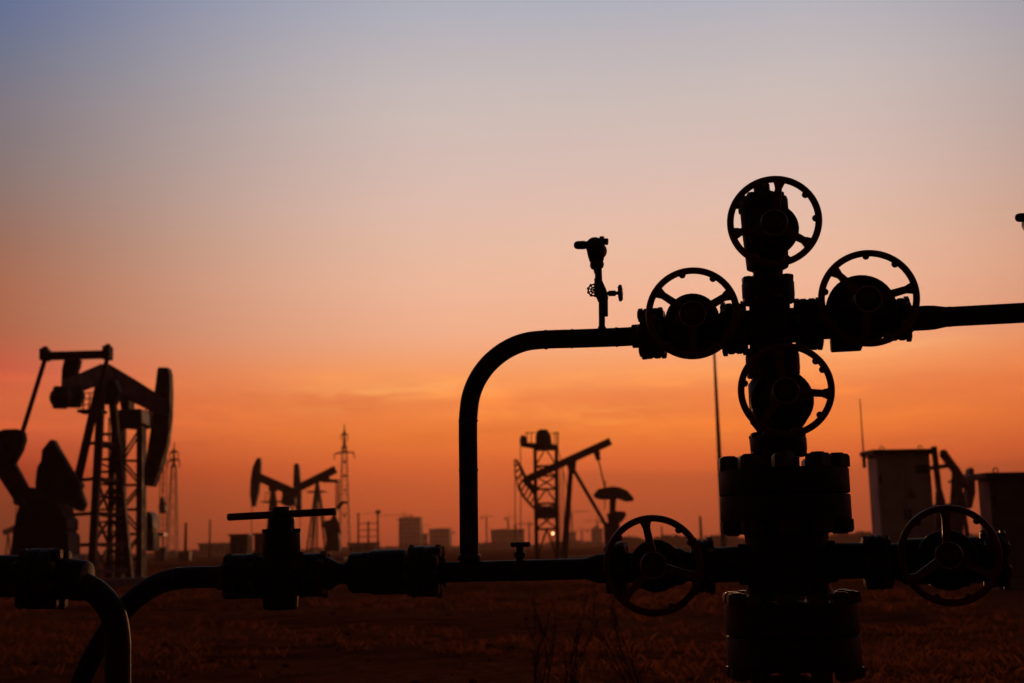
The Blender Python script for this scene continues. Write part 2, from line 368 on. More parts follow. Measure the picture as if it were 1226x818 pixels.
def handwheel(parent, px, py, yl, rpx, spokes, nubs, ring_px=16, tilt=(0, 0)):
    """three-spoke cast handwheel, axis towards the viewer; angles in degrees clockwise from up as seen"""
    c = wl(px, py, yl); k = kk(px, py, yl); r = rpx * k
    ax = Vector((tilt[0], -1, tilt[1])).normalized()
    u = (Vector((0, 0, 1)) - ax * ax.z).normalized(); w = Vector((1, 0, 0)); w = (w - ax * ax.x - u * w.dot(u)).normalized()
    mb = MB(); rr = 4.1 * k
    mb.torus(c, ax, r - rr, rr, rr * 1.25, 96, 12)
    hubc = c - ax * .03
    for a in spokes:
        d = u * math.cos(R(a)) + w * math.sin(R(a)); sd_ = ax.cross(d)
        def sec(t, wd, th, off):
            q = hubc + d * t + ax * off
            return [q - sd_ * wd - ax * th, q + sd_ * wd - ax * th, q + sd_ * wd + ax * th, q - sd_ * wd + ax * th]
        secs = [sec(ring_px * k * .7, 5.6 * k, .008, 0), sec(r * .45, 4.6 * k, .008, .008), sec(r * .74, 4.2 * k, .008, .026), sec(r - 3.2 * rr, 4.9 * k, .009, .03), sec(r - 2.2 * rr, 6.3 * k, .009, .03), sec(r - 1.2 * rr, 9.5 * k, .008, .03)]
        vs = sum(secs, []); fs = []
        for i in range(len(secs) - 1):
            for j in range(4):
                j2 = (j + 1) % 4; fs.append((i * 4 + j, i * 4 + j2, (i + 1) * 4 + j2, (i + 1) * 4 + j))
        fs += [(3, 2, 1, 0), tuple(len(vs) - 4 + j for j in range(4))]
        mb.add(vs, fs)
    for a in nubs:
        d = u * math.cos(R(a)) + w * math.sin(R(a))
        mb.ball(c + d * (r - rr * 1.9), 4.3 * k, 12)
    mb.lathe(hubc + ax * -.02, ax, [(0, ring_px * k * .95), (.03, ring_px * k), (.034, ring_px * k * .94), (.036, ring_px * k * .86), (.028, ring_px * k * .8), (.028, ring_px * k * .5)], 32)
    hw = mb.build('handwheel', RED, parent)
    mb = MB(); nut(mb, hubc + ax * .006, ax, ring_px * k * .62, .022); mb.cyl(hubc, hubc + ax * .045, ring_px * k * .25, seg=12)
    mb.build('stem_nut', BRONZE, parent)
    mb = MB(); mb.torus(hubc + ax * .0165, ax, ring_px * k * .97, .0018, .0018, 48, 6); mb.build('hub_rim', RING, parent)
    return hubc, ax, k
def bonnet(mb, bolts, c, hub, rpx, k, depth=.10, sq=False):
    """round bonnet flange facing the viewer with a yoke running out to the handwheel hub"""
    c = Vector(c); hub = Vector(hub); ax = (hub - c); L = ax.length; ax.normalize(); r = rpx * k
    mb.lathe(c - ax * .03, ax, [(0, r * .82), (.02, r * .98), (depth, r), (depth + .006, r * .95), (depth + .006, r * .75), (depth + .03, r * .62),
                              (L * .55, r * .42), (L * .8, r * .40), (L + .015, r * .30)], 36)
    for i in range(8):
        a = 2 * math.pi * (i + .5) / 8; u = Vector((0, 0, 1)); u = (u - ax * u.dot(ax)).normalized(); w = ax.cross(u)
        nut(mb, c + ax * (depth - .032) + (u * math.cos(a) + w * math.sin(a)) * r * .84, ax, 4.5 * k, .022)

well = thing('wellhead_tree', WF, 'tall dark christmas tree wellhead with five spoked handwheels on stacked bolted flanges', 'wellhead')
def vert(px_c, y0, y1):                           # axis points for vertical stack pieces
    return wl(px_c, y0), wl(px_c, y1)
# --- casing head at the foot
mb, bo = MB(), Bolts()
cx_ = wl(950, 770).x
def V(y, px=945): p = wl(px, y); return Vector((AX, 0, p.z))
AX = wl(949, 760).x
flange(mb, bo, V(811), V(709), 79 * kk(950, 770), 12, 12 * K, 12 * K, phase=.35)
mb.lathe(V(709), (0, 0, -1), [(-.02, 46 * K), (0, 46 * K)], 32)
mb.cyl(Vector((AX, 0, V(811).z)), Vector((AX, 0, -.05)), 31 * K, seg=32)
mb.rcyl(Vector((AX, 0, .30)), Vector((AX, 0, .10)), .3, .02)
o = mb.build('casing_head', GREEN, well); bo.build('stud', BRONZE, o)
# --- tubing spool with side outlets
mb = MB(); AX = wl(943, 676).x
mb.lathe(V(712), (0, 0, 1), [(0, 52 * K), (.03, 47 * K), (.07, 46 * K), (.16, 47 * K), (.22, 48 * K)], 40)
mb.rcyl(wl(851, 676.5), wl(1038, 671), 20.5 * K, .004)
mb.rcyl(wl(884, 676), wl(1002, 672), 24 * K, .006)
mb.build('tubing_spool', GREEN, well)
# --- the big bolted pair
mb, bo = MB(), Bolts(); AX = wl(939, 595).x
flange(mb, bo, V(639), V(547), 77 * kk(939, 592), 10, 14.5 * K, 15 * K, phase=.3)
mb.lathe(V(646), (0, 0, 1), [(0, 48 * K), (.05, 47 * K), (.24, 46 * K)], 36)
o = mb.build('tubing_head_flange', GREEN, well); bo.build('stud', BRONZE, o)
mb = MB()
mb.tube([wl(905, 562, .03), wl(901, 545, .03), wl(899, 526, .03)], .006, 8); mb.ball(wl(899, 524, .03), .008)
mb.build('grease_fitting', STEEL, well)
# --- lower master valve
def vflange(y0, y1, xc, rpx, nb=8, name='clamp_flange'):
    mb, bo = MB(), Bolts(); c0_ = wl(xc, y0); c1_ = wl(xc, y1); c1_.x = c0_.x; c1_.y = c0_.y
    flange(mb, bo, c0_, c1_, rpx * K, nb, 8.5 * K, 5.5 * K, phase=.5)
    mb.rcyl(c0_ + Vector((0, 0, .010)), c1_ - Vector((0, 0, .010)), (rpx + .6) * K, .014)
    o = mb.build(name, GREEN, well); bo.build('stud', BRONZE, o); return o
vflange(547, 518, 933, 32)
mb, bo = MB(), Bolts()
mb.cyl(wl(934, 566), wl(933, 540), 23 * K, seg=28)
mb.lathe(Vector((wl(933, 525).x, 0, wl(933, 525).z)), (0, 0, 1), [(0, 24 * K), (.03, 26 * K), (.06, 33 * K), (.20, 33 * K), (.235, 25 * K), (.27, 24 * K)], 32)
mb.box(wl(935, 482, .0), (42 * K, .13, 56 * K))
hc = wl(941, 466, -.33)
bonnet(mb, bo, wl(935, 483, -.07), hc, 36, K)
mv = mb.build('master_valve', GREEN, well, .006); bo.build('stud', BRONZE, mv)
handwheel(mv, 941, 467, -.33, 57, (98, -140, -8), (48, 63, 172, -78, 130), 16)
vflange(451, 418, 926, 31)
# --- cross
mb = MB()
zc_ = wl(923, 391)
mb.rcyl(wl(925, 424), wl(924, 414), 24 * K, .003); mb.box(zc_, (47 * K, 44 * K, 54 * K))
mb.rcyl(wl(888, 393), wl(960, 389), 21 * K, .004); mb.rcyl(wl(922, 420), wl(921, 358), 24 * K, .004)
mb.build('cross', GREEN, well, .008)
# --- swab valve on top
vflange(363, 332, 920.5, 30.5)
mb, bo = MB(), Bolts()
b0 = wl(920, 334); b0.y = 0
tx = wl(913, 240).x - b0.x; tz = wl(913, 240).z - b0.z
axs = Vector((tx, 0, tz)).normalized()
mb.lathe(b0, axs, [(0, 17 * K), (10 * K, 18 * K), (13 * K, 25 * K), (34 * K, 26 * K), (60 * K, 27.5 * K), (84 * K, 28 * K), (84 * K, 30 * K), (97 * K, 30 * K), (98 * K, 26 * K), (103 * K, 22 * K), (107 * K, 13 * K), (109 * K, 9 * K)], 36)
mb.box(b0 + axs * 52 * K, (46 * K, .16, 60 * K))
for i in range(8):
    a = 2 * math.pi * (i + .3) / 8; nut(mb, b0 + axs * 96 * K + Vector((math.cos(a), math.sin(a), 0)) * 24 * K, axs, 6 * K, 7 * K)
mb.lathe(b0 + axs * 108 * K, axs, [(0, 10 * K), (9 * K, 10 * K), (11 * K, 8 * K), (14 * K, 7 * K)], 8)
bonnet(mb, bo, wl(925, 277, -.07), wl(927, 268, -.33), 30, K)
sv = mb.build('swab_valve', GREEN, well, .005); bo.build('stud', BRONZE, sv)
handwheel(sv, 927, 265, -.33, 56, (10, 128, -104), (52, 90, -62, 165, -150, -15), 16)
# --- wing valves on the upper line
def line_c(x): return 391 + (923 - x) * .060 if x < 923 else 391 - (x - 923) * .055
def wing_valve(x0, x1, x2, x3, cf, wheel, bon, rfl, spokes, nubs, rbody=24, name='wing_valve', rf2=None, nb=6):
    mb, bo = MB(), Bolts()
    flange(mb, bo, wl(x0, cf(x0)), wl(x1, cf(x1)), rfl * K, nb, 8.5 * K, 6 * K, phase=.5)
    flange(mb, bo, wl(x2, cf(x2)), wl(x3, cf(x3)), (rf2 or rfl) * K, nb, 8.5 * K, 6 * K, phase=.0)
    for u0, u1, ru in ((x0, x1, rfl), (x2, x3, rf2 or rfl)): mb.rcyl(wl(u0 + 3, cf(u0)), wl(u1 - 3, cf(u1)), (ru - 1.2) * K, .012)
    mb.lathe(wl(x1 - 6, cf(x1)), wl(x2, cf(x2)) - wl(x1, cf(x1)), [(0, rbody * .8 * K), (14 * K, rbody * .8 * K), (20 * K, rbody * K), ((x2 - x1 - 8) * K, rbody * K), ((x2 - x1 - 2) * K, rbody * .8 * K), ((x2 - x1 + 12) * K, rbody * .8 * K)], 28)
    xm = (x1 + x2) / 2
    mb.box(wl(bon[0], cf(xm)), (40 * K, .13, 2 * (rbody + 2) * K))
    hc = wl(wheel[0], wheel[1], -.33)
    bonnet(mb, bo, wl(bon[0], bon[1], -.06), hc, bon[2], K)
    v = mb.build(name, GREEN, well, .005); bo.build('stud', BRONZE, v)
    handwheel(v, wheel[0], wheel[1], -.33, wheel[2], spokes, nubs, 16)
    return v
wing_valve(766, 796, 864, 894, line_c, (829, 375, 56), (829, 386, 32), 31, (-55, 66, 183), (-12, 33, 120, -95, -140, 150))
rw = wing_valve(952, 984, 1058, 1090, line_c, (1040, 357, 59), (1029, 374, 40), 31, (-47, 80, 188), (0, 40, -78, 130, -125, 160), rf2=25)
mb = MB(); mb.box(wl(1013, 409), (36 * K, .11, 20 * K)); mb.build('valve_foot', GREEN, well, .006)
# --- lower annulus valves
def low_c(x): return 676 + (925 - x) * .022
v1 = wing_valve(727, 751, 829, 855, low_c, (782, 677, 60), (786, 678, 30), 31, (-8, 105, 223), (38, 158, -50, 60), 22, 'annulus_valve')
v2 = wing_valve(1034, 1066, 1176, 1206, low_c, (1137, 665, 60), (1134, 672, 33), 31, (-2, 118, 238), (-40, 40, 160, 200), 26, 'annulus_valve')

# --- outlet pipe to the right
RF = WF
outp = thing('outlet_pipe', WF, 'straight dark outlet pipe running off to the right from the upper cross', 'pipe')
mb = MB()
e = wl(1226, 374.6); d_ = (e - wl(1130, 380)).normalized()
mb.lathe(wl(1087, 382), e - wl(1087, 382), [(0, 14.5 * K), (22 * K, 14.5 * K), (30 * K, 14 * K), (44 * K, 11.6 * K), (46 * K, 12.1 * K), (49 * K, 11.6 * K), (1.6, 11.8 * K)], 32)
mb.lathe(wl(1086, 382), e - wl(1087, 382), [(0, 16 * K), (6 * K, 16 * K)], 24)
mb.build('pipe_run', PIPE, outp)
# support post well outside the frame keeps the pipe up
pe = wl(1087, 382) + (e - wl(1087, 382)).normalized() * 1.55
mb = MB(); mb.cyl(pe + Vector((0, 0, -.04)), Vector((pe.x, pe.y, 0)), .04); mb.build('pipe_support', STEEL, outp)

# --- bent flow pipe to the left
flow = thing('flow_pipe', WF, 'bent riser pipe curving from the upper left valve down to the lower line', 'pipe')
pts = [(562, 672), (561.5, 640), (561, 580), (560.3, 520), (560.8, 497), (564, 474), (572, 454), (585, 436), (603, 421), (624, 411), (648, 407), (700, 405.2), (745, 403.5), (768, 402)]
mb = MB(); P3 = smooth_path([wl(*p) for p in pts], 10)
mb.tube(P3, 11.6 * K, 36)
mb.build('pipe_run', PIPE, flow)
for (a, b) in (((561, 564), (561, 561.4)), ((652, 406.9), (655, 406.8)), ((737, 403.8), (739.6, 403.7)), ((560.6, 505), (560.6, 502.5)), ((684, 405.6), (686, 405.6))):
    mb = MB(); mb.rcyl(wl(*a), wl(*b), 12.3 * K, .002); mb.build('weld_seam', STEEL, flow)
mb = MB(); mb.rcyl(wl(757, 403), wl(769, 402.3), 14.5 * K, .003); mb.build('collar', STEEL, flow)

# --- lower line
low = thing('production_line_pipe', WF, 'low horizontal pipe under the riser, joined to the lower left valve', 'pipe')
mb = MB()
mb.lathe(wl(729, 680.5), wl(500, 686) - wl(729, 680.5), [(0, 17.5 * K), (12 * K, 17.5 * K), (28 * K, 12.6 * K), (330 * K, 12.4 * K)], 32)
mb.build('pipe_run', PIPE, low)
mb = MB(); mb.rcyl(wl(562, 664), wl(562, 671), 14 * K, .003); mb.build('weld_seam', STEEL, low)
mb, bo = MB(), Bolts()
flange(mb, bo, wl(491, 684), wl(529, 684), 31 * K, 8, 8.5 * K, 6 * K, phase=.3)
o = mb.build('flange_joint', GREEN, low); bo.build('stud', BRONZE, o)
mb = MB()
mb.rcyl(wl(444, 685), wl(487, 684.5), 27.5 * K, .01); mb.cyl(wl(484, 684.5), wl(496, 684.5), 21 * K, seg=28); mb.rcyl(wl(421, 686), wl(446, 685.5), 25 * K, .008)
mb.lathe(wl(402, 687), wl(425, 686) - wl(402, 687), [(0, 13 * K), (12 * K, 13 * K), (24 * K, 20 * K)], 28)
for i in range(6):
    a = 2 * math.pi * i / 6; nut(mb, wl(443, 685) + Vector((0, math.cos(a), math.sin(a))) * 21 * K, (-1, 0, 0), 6 * K, 7 * K)
mb.build('union_coupling', GREEN, low)
# needle valve standing on the line
ndl = thing('needle_valve', WF, 'tiny needle valve with a scalloped knob standing on the low horizontal pipe', 'valve')
mb = MB(); mb.cyl(wl(622, 672), wl(622.5, 654), 4.5 * K, seg=12); mb.rcyl(wl(622, 668), wl(622.3, 661), 7 * K, .002, 12); mb.build('valve_body', STEEL, ndl)
mb = MB(); c = wl(623, 652)
mb.lathe(c - Vector((0, 0, .008)), (0, 0, 1), [(0, 8 * K), (.004, 9 * K), (.013, 9 * K), (.016, 7 * K)], 20)
for i in range(7):
    a = 2 * math.pi * i / 7; mb.ball(c + Vector((math.cos(a), math.sin(a), 0)) * 9.5 * K, 3.3 * K, 10)
mb.build('knob', DARKT, ndl)
mb = MB(); mb.cyl(wl(621, 680, -.02), wl(621, 680, -.075), 6 * K, seg=16); mb.torus(wl(621, 680, -.07), (0, 1, 0), 6 * K, .002, .002, 24, 6); mb.build('drain_plug', STEEL, ndl)

# --- T-bar gate valve in the lower line
tv = thing('bar_handle_valve', WF, 'squat line valve turned by a long horizontal bar handle', 'valve')
mb, bo = MB(), Bolts()
def tc_(x): return 689 + (340 - x) * .02
flange(mb, bo, wl(272, tc_(272)), wl(313, tc_(313)), 28 * K, 8, 8.5 * K, 8 * K, phase=.45)
flange(mb, bo, wl(358, tc_(358)), wl(392, tc_(392)), 27 * K, 8, 8.5 * K, 7 * K, phase=.2)
mb.lathe(wl(388, 687), (1, 0, 0), [(0, 22 * K), (8 * K, 20 * K), (18 * K, 14 * K), (20 * K, 13 * K)], 24)
mb.rcyl(wl(306, 689), wl(362, 688), 24 * K, .006)
mb.lathe(wl(335.5, 730), wl(336.5, 640) - wl(335.5, 730), [(0, 19 * K), (3 * K, 22 * K), (84 * K, 22.5 * K), (88 * K, 22.5 * K)], 32)
mb.rcyl(wl(337, 664), wl(337.4, 638), 24 * K, .006)
mb.lathe(wl(337, 640), wl(337, 606) - wl(337, 640), [(0, 17.5 * K), (20 * K, 16.5 * K), (21 * K, 13 * K), (26 * K, 12.5 * K)], 24)
for i in range(6):
    a = 2 * math.pi * (i + .25) / 6; nut(mb, wl(337, 638) + Vector((math.cos(a), math.sin(a), 0)) * 20 * K, (0, 0, 1), 5 * K, 5 * K)
b_ = mb.build('valve_body', GREEN, tv); bo.build('stud', BRONZE, b_)
mb = MB()
mb.rcyl(wl(273, 619.3), wl(402, 612.5), 4.7 * K, .003, 20); mb.build('bar_handle', RED, tv)
mb = MB(); mb.rcyl(wl(336, 622), wl(336, 607), 11.5 * K, .004, 20); mb.build('handle_hub', STEEL, tv)

# --- drop pipe left of that valve
dp = thing('bent_drop_pipe', WF, 'thick pipe bending left and down out of the bar handle valve', 'pipe')
mb = MB(); zg = WF
pts = [(274, 691), (245, 691), (215, 692.5), (190, 699), (165, 714), (143, 736), (124, 764), (105, 797), (93, 832), (86, 880), (84, 960)]
P3 = [wl(*p) for p in pts]; P3.append(Vector((P3[-1].x, P3[-1].y, -.05)))
mb.tube(smooth_path(P3, 7), 13.8 * K, 32); mb.build('pipe_run', PIPE, dp)
mb = MB(); mb.rcyl(wl(262, 691), wl(274, 691), 16 * K, .003); mb.build('weld_collar', STEEL, dp); mb = MB(); mb.rcyl(wl(214, 692.6), wl(211, 692.8), 14.6 * K, .002); mb.build('weld_collar', STEEL, dp)

# --- second line coming in from the left edge
YL = 5.0
LF = Frame(60, 690, YL, R(-6))
ll = LF.l; KL = LF.k(60, 690)
lp = thing('left_line_pipe', LF, 'thick pipe with a big bolted joint entering at left edge and bending straight down', 'pipe')
mb = MB()
pts = [(-60, 694), (20, 691), (70, 694), (98, 700), (120, 713), (135, 735), (140.5, 765), (141, 800), (141, 960)]
P3 = [ll(*p) for p in pts]; P3.append(Vector((P3[-1].x, P3[-1].y, -.05)))
mb.tube(smooth_path(P3, 7), 15 * KL, 32); mb.build('pipe_run', PIPE, lp)
mb, bo = MB(), Bolts()
flange(mb, bo, ll(28, 693), ll(76, 693), 36 * KL, 8, 8.5 * KL, 7 * KL, phase=.4)
mb.rcyl(ll(72, 692), ll(104, 696), 24 * KL, .012); mb.rcyl(ll(-40, 690), ll(34, 690), 25 * KL, .01)
o = mb.build('flange_joint', GREEN, lp); bo.build('stud', BRONZE, o)

# --- pressure transmitter on the flow pipe
def transmitter(dx, dy, label):
    t = thing('pressure_transmitter', WF, label, 'gauge', 'pressure transmitters on the upper pipes')
    q = lambda px, py, yl=0: wl(px + dx, py + dy, yl)
    k = K
    mb = MB()
    mb.lathe(q(720.7, 395), q(720.4, 340) - q(720.7, 395), [(0, 6 * k), (3 * k, 5 * k), (5 * k, 3.9 * k), (55 * k, 3.9 * k)], 20)
    mb.lathe(q(717, 345), q(716.3, 322) - q(717, 345), [(0, 4.6 * k), (24 * k, 4.4 * k)], 20)
    mb.lathe(q(716, 327), q(714, 312) - q(716, 327), [(0, 4.8 * k), (5 * k, 5.2 * k), (6 * k, 7.5 * k), (10 * k, 9 * k), (15 * k, 8 * k)], 8)
    mb.build('mounting_stem', STEEL, t)
    mb = MB()
    mb.prism([q(712, 334), q(721, 336), q(725.5, 346), q(728, 356), q(725, 362), q(717, 363), q(713.5, 355), q(712.5, 345)], .03)
    mb.rcyl(q(725.4, 356), q(725.6, 379), 2.6 * k, .001, 14)
    nv = mb.build('valve_block', STEEL, t, .002)
    mb = MB()
    mb.cyl(q(724, 351.5), q(741, 351), 2.2 * k, seg=12); mb.rcyl(q(728.5, 351.5), q(737, 351.3), 3.6 * k, .001, 6)
    mb.rcyl(q(740.5, 351.2), q(745, 351), 7.5 * k, .001, 10)
    for a in range(8):
        an = 2 * math.pi * a / 8; mb.ball(q(742.7, 351) + Vector((0, math.cos(an), math.sin(an))) * 8.2 * k, 2.6 * k, 10)
    mb.build('knob', DARKT, nv)
    mb = MB(); c = q(711, 347.5, -.05)
    mb.torus(c, (0, 1, 0), 7 * k, 1.1 * k, 1.3 * k, 40, 8); mb.torus(c, (0, 1, 0), 3.4 * k, 1.2 * k, 1.2 * k, 24, 8)
    for a in range(9):
        an = 2 * math.pi * a / 9; d = Vector((math.cos(an), 0, math.sin(an)))
        mb.cyl(c + d * 3 * k, c + d * 8 * k, .8 * k, seg=6); mb.ball(c + d * 7.6 * k, 1.6 * k, 8)
    mb.cyl(c, q(714, 347.5, 0), 2 * k, seg=10)
    mb.build('handwheel', DARKT, nv)
    mb = MB()
    b = q(714.5, 314)
    mb.lathe(b, q(711.8, 285) - b, [(0, 7.5 * k), (2 * k, 9 * k), (9 * k, 10.4 * k), (18 * k, 11.4 * k), (24 * k, 10.5 * k), (29 * k, 8 * k), (31 * k, 4 * k)], 28)
    mb.lathe(q(711.5, 294, -.055), (0, 1, 0), [(0, 10.2 * k), (.008, 11.2 * k), (.102, 11.2 * k), (.11, 10.2 * k)], 32)
    hd = mb.build('housing', GREEN, t)
    mb = MB(); mb.rcyl(q(705, 293.4), q(695, 293.6), 5.0 * k, .001, 8)
    mb.lathe(q(700, 293.5), q(687, 293.8) - q(700, 293.5), [(0, 5.4 * k), (9 * k, 5.2 * k), (12 * k, 4.2 * k), (13.4 * k, 2.2 * k)], 20)
    mb.build('cable_gland', STEEL, hd)
    mb = MB(); mb.rcyl(q(716, 289), q(728, 289.5), 4.3 * k, .001, 8); mb.rcyl(q(718, 288), q(723, 288), 5.4 * k, .001, 8); mb.build('sealing_plug', STEEL, hd)
    mb = MB(); c = q(711.5, 294, -.056); mb.lathe(c, (0, -1, 0), [(0, 9 * k), (.004, 8.5 * k)], 24); mb.build('display_window', GLASS, hd)
    return t
transmitter(0, 0, 'small pressure transmitter standing on the bent pipe, whole and clear against the sky')
transmitter(530, -33, 'pressure transmitter at the right edge, only its rounded cable gland inside the frame')

# ================================================================== BACKGROUND
def lattice(mb, base, top, wb, wt, n, r, horiz=True, depth=None):
    """square lattice mast from base to top point"""
    base = Vector(base); top = Vector(top); C4 = ((-1, -1), (1, -1), (1, 1), (-1, 1))
    lv = []
    for i in range(n + 1):
        t = i / n; t = 1 - (1 - t) ** 1.15; c = base.lerp(top, t); w = wb + (wt - wb) * t
        lv.append([c + Vector((a * w / 2, b * w / 2, 0)) for a, b in C4])
    for i in range(n):
        for k in range(4):
            k2 = (k + 1) % 4
            mb.bar(lv[i][k], lv[i + 1][k], r * 1.4)
            if i % 2: mb.bar(lv[i][k], lv[i + 1][k2], r * .7)
            else: mb.bar(lv[i][k2], lv[i + 1][k], r * .7)
            if horiz: mb.bar(lv[i + 1][k], lv[i + 1][k2], r * .7)

# ---- big pumping unit at the left, seen from behind at an angle
JF = Frame(120, 660, 45)
J = JF.l
jk = thing('pump_jack', JF, 'largest pump jack, at left, with bent beam, dumbbell tail weights and drooping horse head', 'pump jack', 'pump jacks')
kj = JF.k(120, 560)
# beam: away from viewer towards the horse head
pt_t, pt_p, pt_h = J(88, 462, -2.2), J(126, 452, 0), J(196, 490, 3.0)
mb = MB()
def beam_sec(p, hw, hh): return [p + Vector((-hw * .55, hw, -hh)), p + Vector((hw * .55, -hw, -hh)), p + Vector((hw * .55, -hw, hh)), p + Vector((-hw * .55, hw, hh))]
ss = [beam_sec(J(76, 464, -2.8), .14, .28), beam_sec(J(95, 458.5, -2.0), .17, .33), beam_sec(J(119, 449, -.2), .2, .37), beam_sec(J(129, 450, .2), .2, .40), beam_sec(J(160, 468, 1.9), .2, .40), beam_sec(J(197, 489, 3.4), .2, .33)]
vs = sum(ss, []); fs = []
for i in range(len(ss) - 1):
    for j in range(4): fs.append((i * 4 + j, i * 4 + (j + 1) % 4, (i + 1) * 4 + (j + 1) % 4, (i + 1) * 4 + j))
fs += [(3, 2, 1, 0), tuple(len(vs) - 4 + j for j in range(4))]
mb.add(vs, fs); mb.build('walking_beam', JACK, jk)
mb = MB()
hd = [(190.5, 443), (192, 441), (203, 441), (205, 449), (205.8, 470), (205, 500), (202, 530), (195, 557), (186, 581), (184.5, 583), (175.5, 582), (174.5, 572), (177, 552), (180, 530), (183, 512), (184, 497), (186, 478), (188.5, 460)]
mb.prism([J(a, b, 3.6) for a, b in hd], .55); mb.build('horse_head', JACK, jk, .02)
mb = MB()
for dy in (-.2, .2): mb.tube([J(199, 446, 3.4 + dy), J(204.5, 500, 3.6 + dy), J(196, 556, 3.6 + dy), J(195, 600, 3.6 + dy), J(195, 640, 3.6 + dy)], .018, 6)
mb.box(J(195, 640, 3.6), (.2, .5, .12)); mb.cyl(J(195, 640, 3.6), J(195, 672, 3.6), .03, seg=8); mb.build('bridle_cable', STEEL, jk)
# dumbbell tail weights
mb = MB()
for a in ((72.5, 476, -2.9), (89, 475, -2.2)):
    c = J(*a); mb.rcyl(c + Vector((-.22, -.1, 0)), c + Vector((.22, .1, 0)), 13 * kj, .06, 24); mb.ball(c, 12.5 * kj, 16, (1, .8, 1))
mb.bar(J(76, 470, -2.8), J(94, 468, -2.2), .3, .45); mb.build('tail_weight', DARKT, jk)
# equaliser with tail bearing
mb = MB()
mb.bar(J(55, 426.5, -2.6), J(130, 424.5, -2.0), .3, 9 * kj)
mb.build('equaliser_bar', JACK, jk, .02)
mb = MB(); mb.prism([J(79, 431, -2.3), J(97, 431, -2.3), J(95, 440, -2.3), J(91, 450, -2.3), J(89, 468, -2.3), J(75, 466, -2.3), J(76, 442, -2.3)], .35); mb.build('tail_bearing', JACKD, jk, .02)
for a, b in (((54, 418, -2.6), (54, 432, -2.6)), ((129, 415, -2.0), (129, 431, -2.0))):
    mb = MB(); mb.bar(J(*a), J(*b), 8.5 * kj, .45, (0, 1, 0)); mb.ball(J(a[0], a[1] + 1, a[2]), 4.4 * kj, 12); mb.build('pitman_bearing', JACKD, jk, .02)
for a_ in ((96, 582, -1.2), (5, 536, -3.4), (26, 600, -3.4)): mb = MB(); mb.lathe(J(*a_) , (0, -1, 0), [(0, .16), (.35, .16), (.4, .1)], 10); mb.build('crank_pin', STEEL, jk)
for a, b, w in (((54, 430, -2.6), (27, 517, -3.0), .13), ((128.5, 428, -2.0), (95, 578, -1.8), .13)):
    mb = MB(); mb.cyl(J(*a), J(*b), w / 1.6, seg=10); mb.build('pitman', JACK, jk)
# cranks and counterweights
mb = MB()
mb.prism([J(a, b, -3.0) for a, b in ((-8, 560), (2, 552), (19, 555), (34, 584), (42, 596), (30, 612), (22, 604), (16, 596), (0, 571))], .3)
cr = mb.build('crank', JACK, jk, .02)
mb = MB(); mb.prism([J(a, b, -3.2) for a, b in ((-14, 532), (-6, 520), (6, 514.5), (22, 514), (30, 518), (31, 527), (27, 540), (18, 556), (6, 560), (-10, 552))], .35); mb.build('counterweight', JACKD, cr, .04)
mb = MB()
mb.prism([J(a, b, -1.9) for a, b in ((62, 527), (66, 527), (86, 562), (97, 578), (98, 588), (104, 604), (99, 613), (92, 611), (84, 598), (78, 606), (66, 612), (46, 600), (44, 580), (46, 560), (51, 552), (52, 539))], .35)
cr = mb.build('crank', JACK, jk, .03)
mb = MB(); mb.prism([J(a, b, -2.2) for a, b in ((57, 536), (66, 530), (88, 568), (82, 590), (62, 598), (54, 575))], .22); mb.build('counterweight', JACKD, cr, .04)
mb = MB()
mb.prism([J(a, b, -2.4) for a, b in ((29, 612), (34, 587), (44, 584), (70, 602), (78, 606), (84, 620), (87, 621), (87, 634), (84, 636), (89, 641), (89, 668), (20, 668), (23, 640), (27, 618))], 1.2)
mb.build('gearbox', JACKD, jk, .04)
mb = MB()
mb.bar(Vector((J(15, 668, -2.4).x, -3.2, .12)), Vector((J(15, 668, -2.4).x + 4.6, 2.2, .12)), .3, .26)
mb.bar(Vector((J(15, 668, -2.4).x + .9, -3.6, .12)), Vector((J(15, 668, -2.4).x + 5.4, 1.7, .12)), .3, .26)
mb.box(J(54, 676, -2.4) + Vector((0, 0, .05)), (2.1, 1.6, .5)); mb.build('base_skid', CONC, jk, .02)
# samson post: four legs, girts, ladder
ap = {0: J(121, 458, -.4), 1: J(129, 458, -.3), 2: J(134, 462, .5), 3: J(140, 464, .8)}
ft = {0: (86, 665, -1.6), 1: (110, 672, -1.0), 2: (157, 662, 2.0), 3: (168, 662, 2.4)}
def grounded(p): return Vector((p.x, p.y, 0.0))
feet = {i: grounded(J(*ft[i])) for i in ft}
legs = [(J(122, 458, -.4), feet[1], .24), (J(118, 462, -.5), grounded(J(64, 672, -1.4)), .2), (J(133, 462, .4), feet[2], .24), (J(138, 470, .8), grounded(J(130, 672, 1.2)), .16)]
for a, b, w in legs:
    mb = MB(); mb.bar(a, b, w, w); mb.build('samson_post_leg', JACK, jk)
mb = MB()
for t in (.30, .48, .65, .80, .93):
    q = [a.lerp(b, t) for a, b, w in legs]
    mb.bar(q[0], q[2], .09, .12); mb.bar(q[1], q[0], .09, .12); mb.bar(q[0], q[3], .07, .1); mb.bar(q[2], q[3], .07, .1)
for t in (.35,):
    pass
q = [[a.lerp(b, t) for a, b, w in legs] for t in (.48, .65, .80, .93)]
for i in range(3):
    mb.bar(q[i][2], q[i + 1][3], .06); mb.bar(q[i][3], q[i + 1][2], .06); mb.bar(q[i][0], q[i + 1][3], .07); mb.bar(q[i + 1][0], q[i][3], .07)
for t in (.4, .56, .73): qq = [a.lerp(b, t) for a, b, w in legs]; mb.bar(qq[3], qq[2], .06); mb.bar(qq[0], qq[3], .05)
mb.build('cross_brace', JACK, jk)
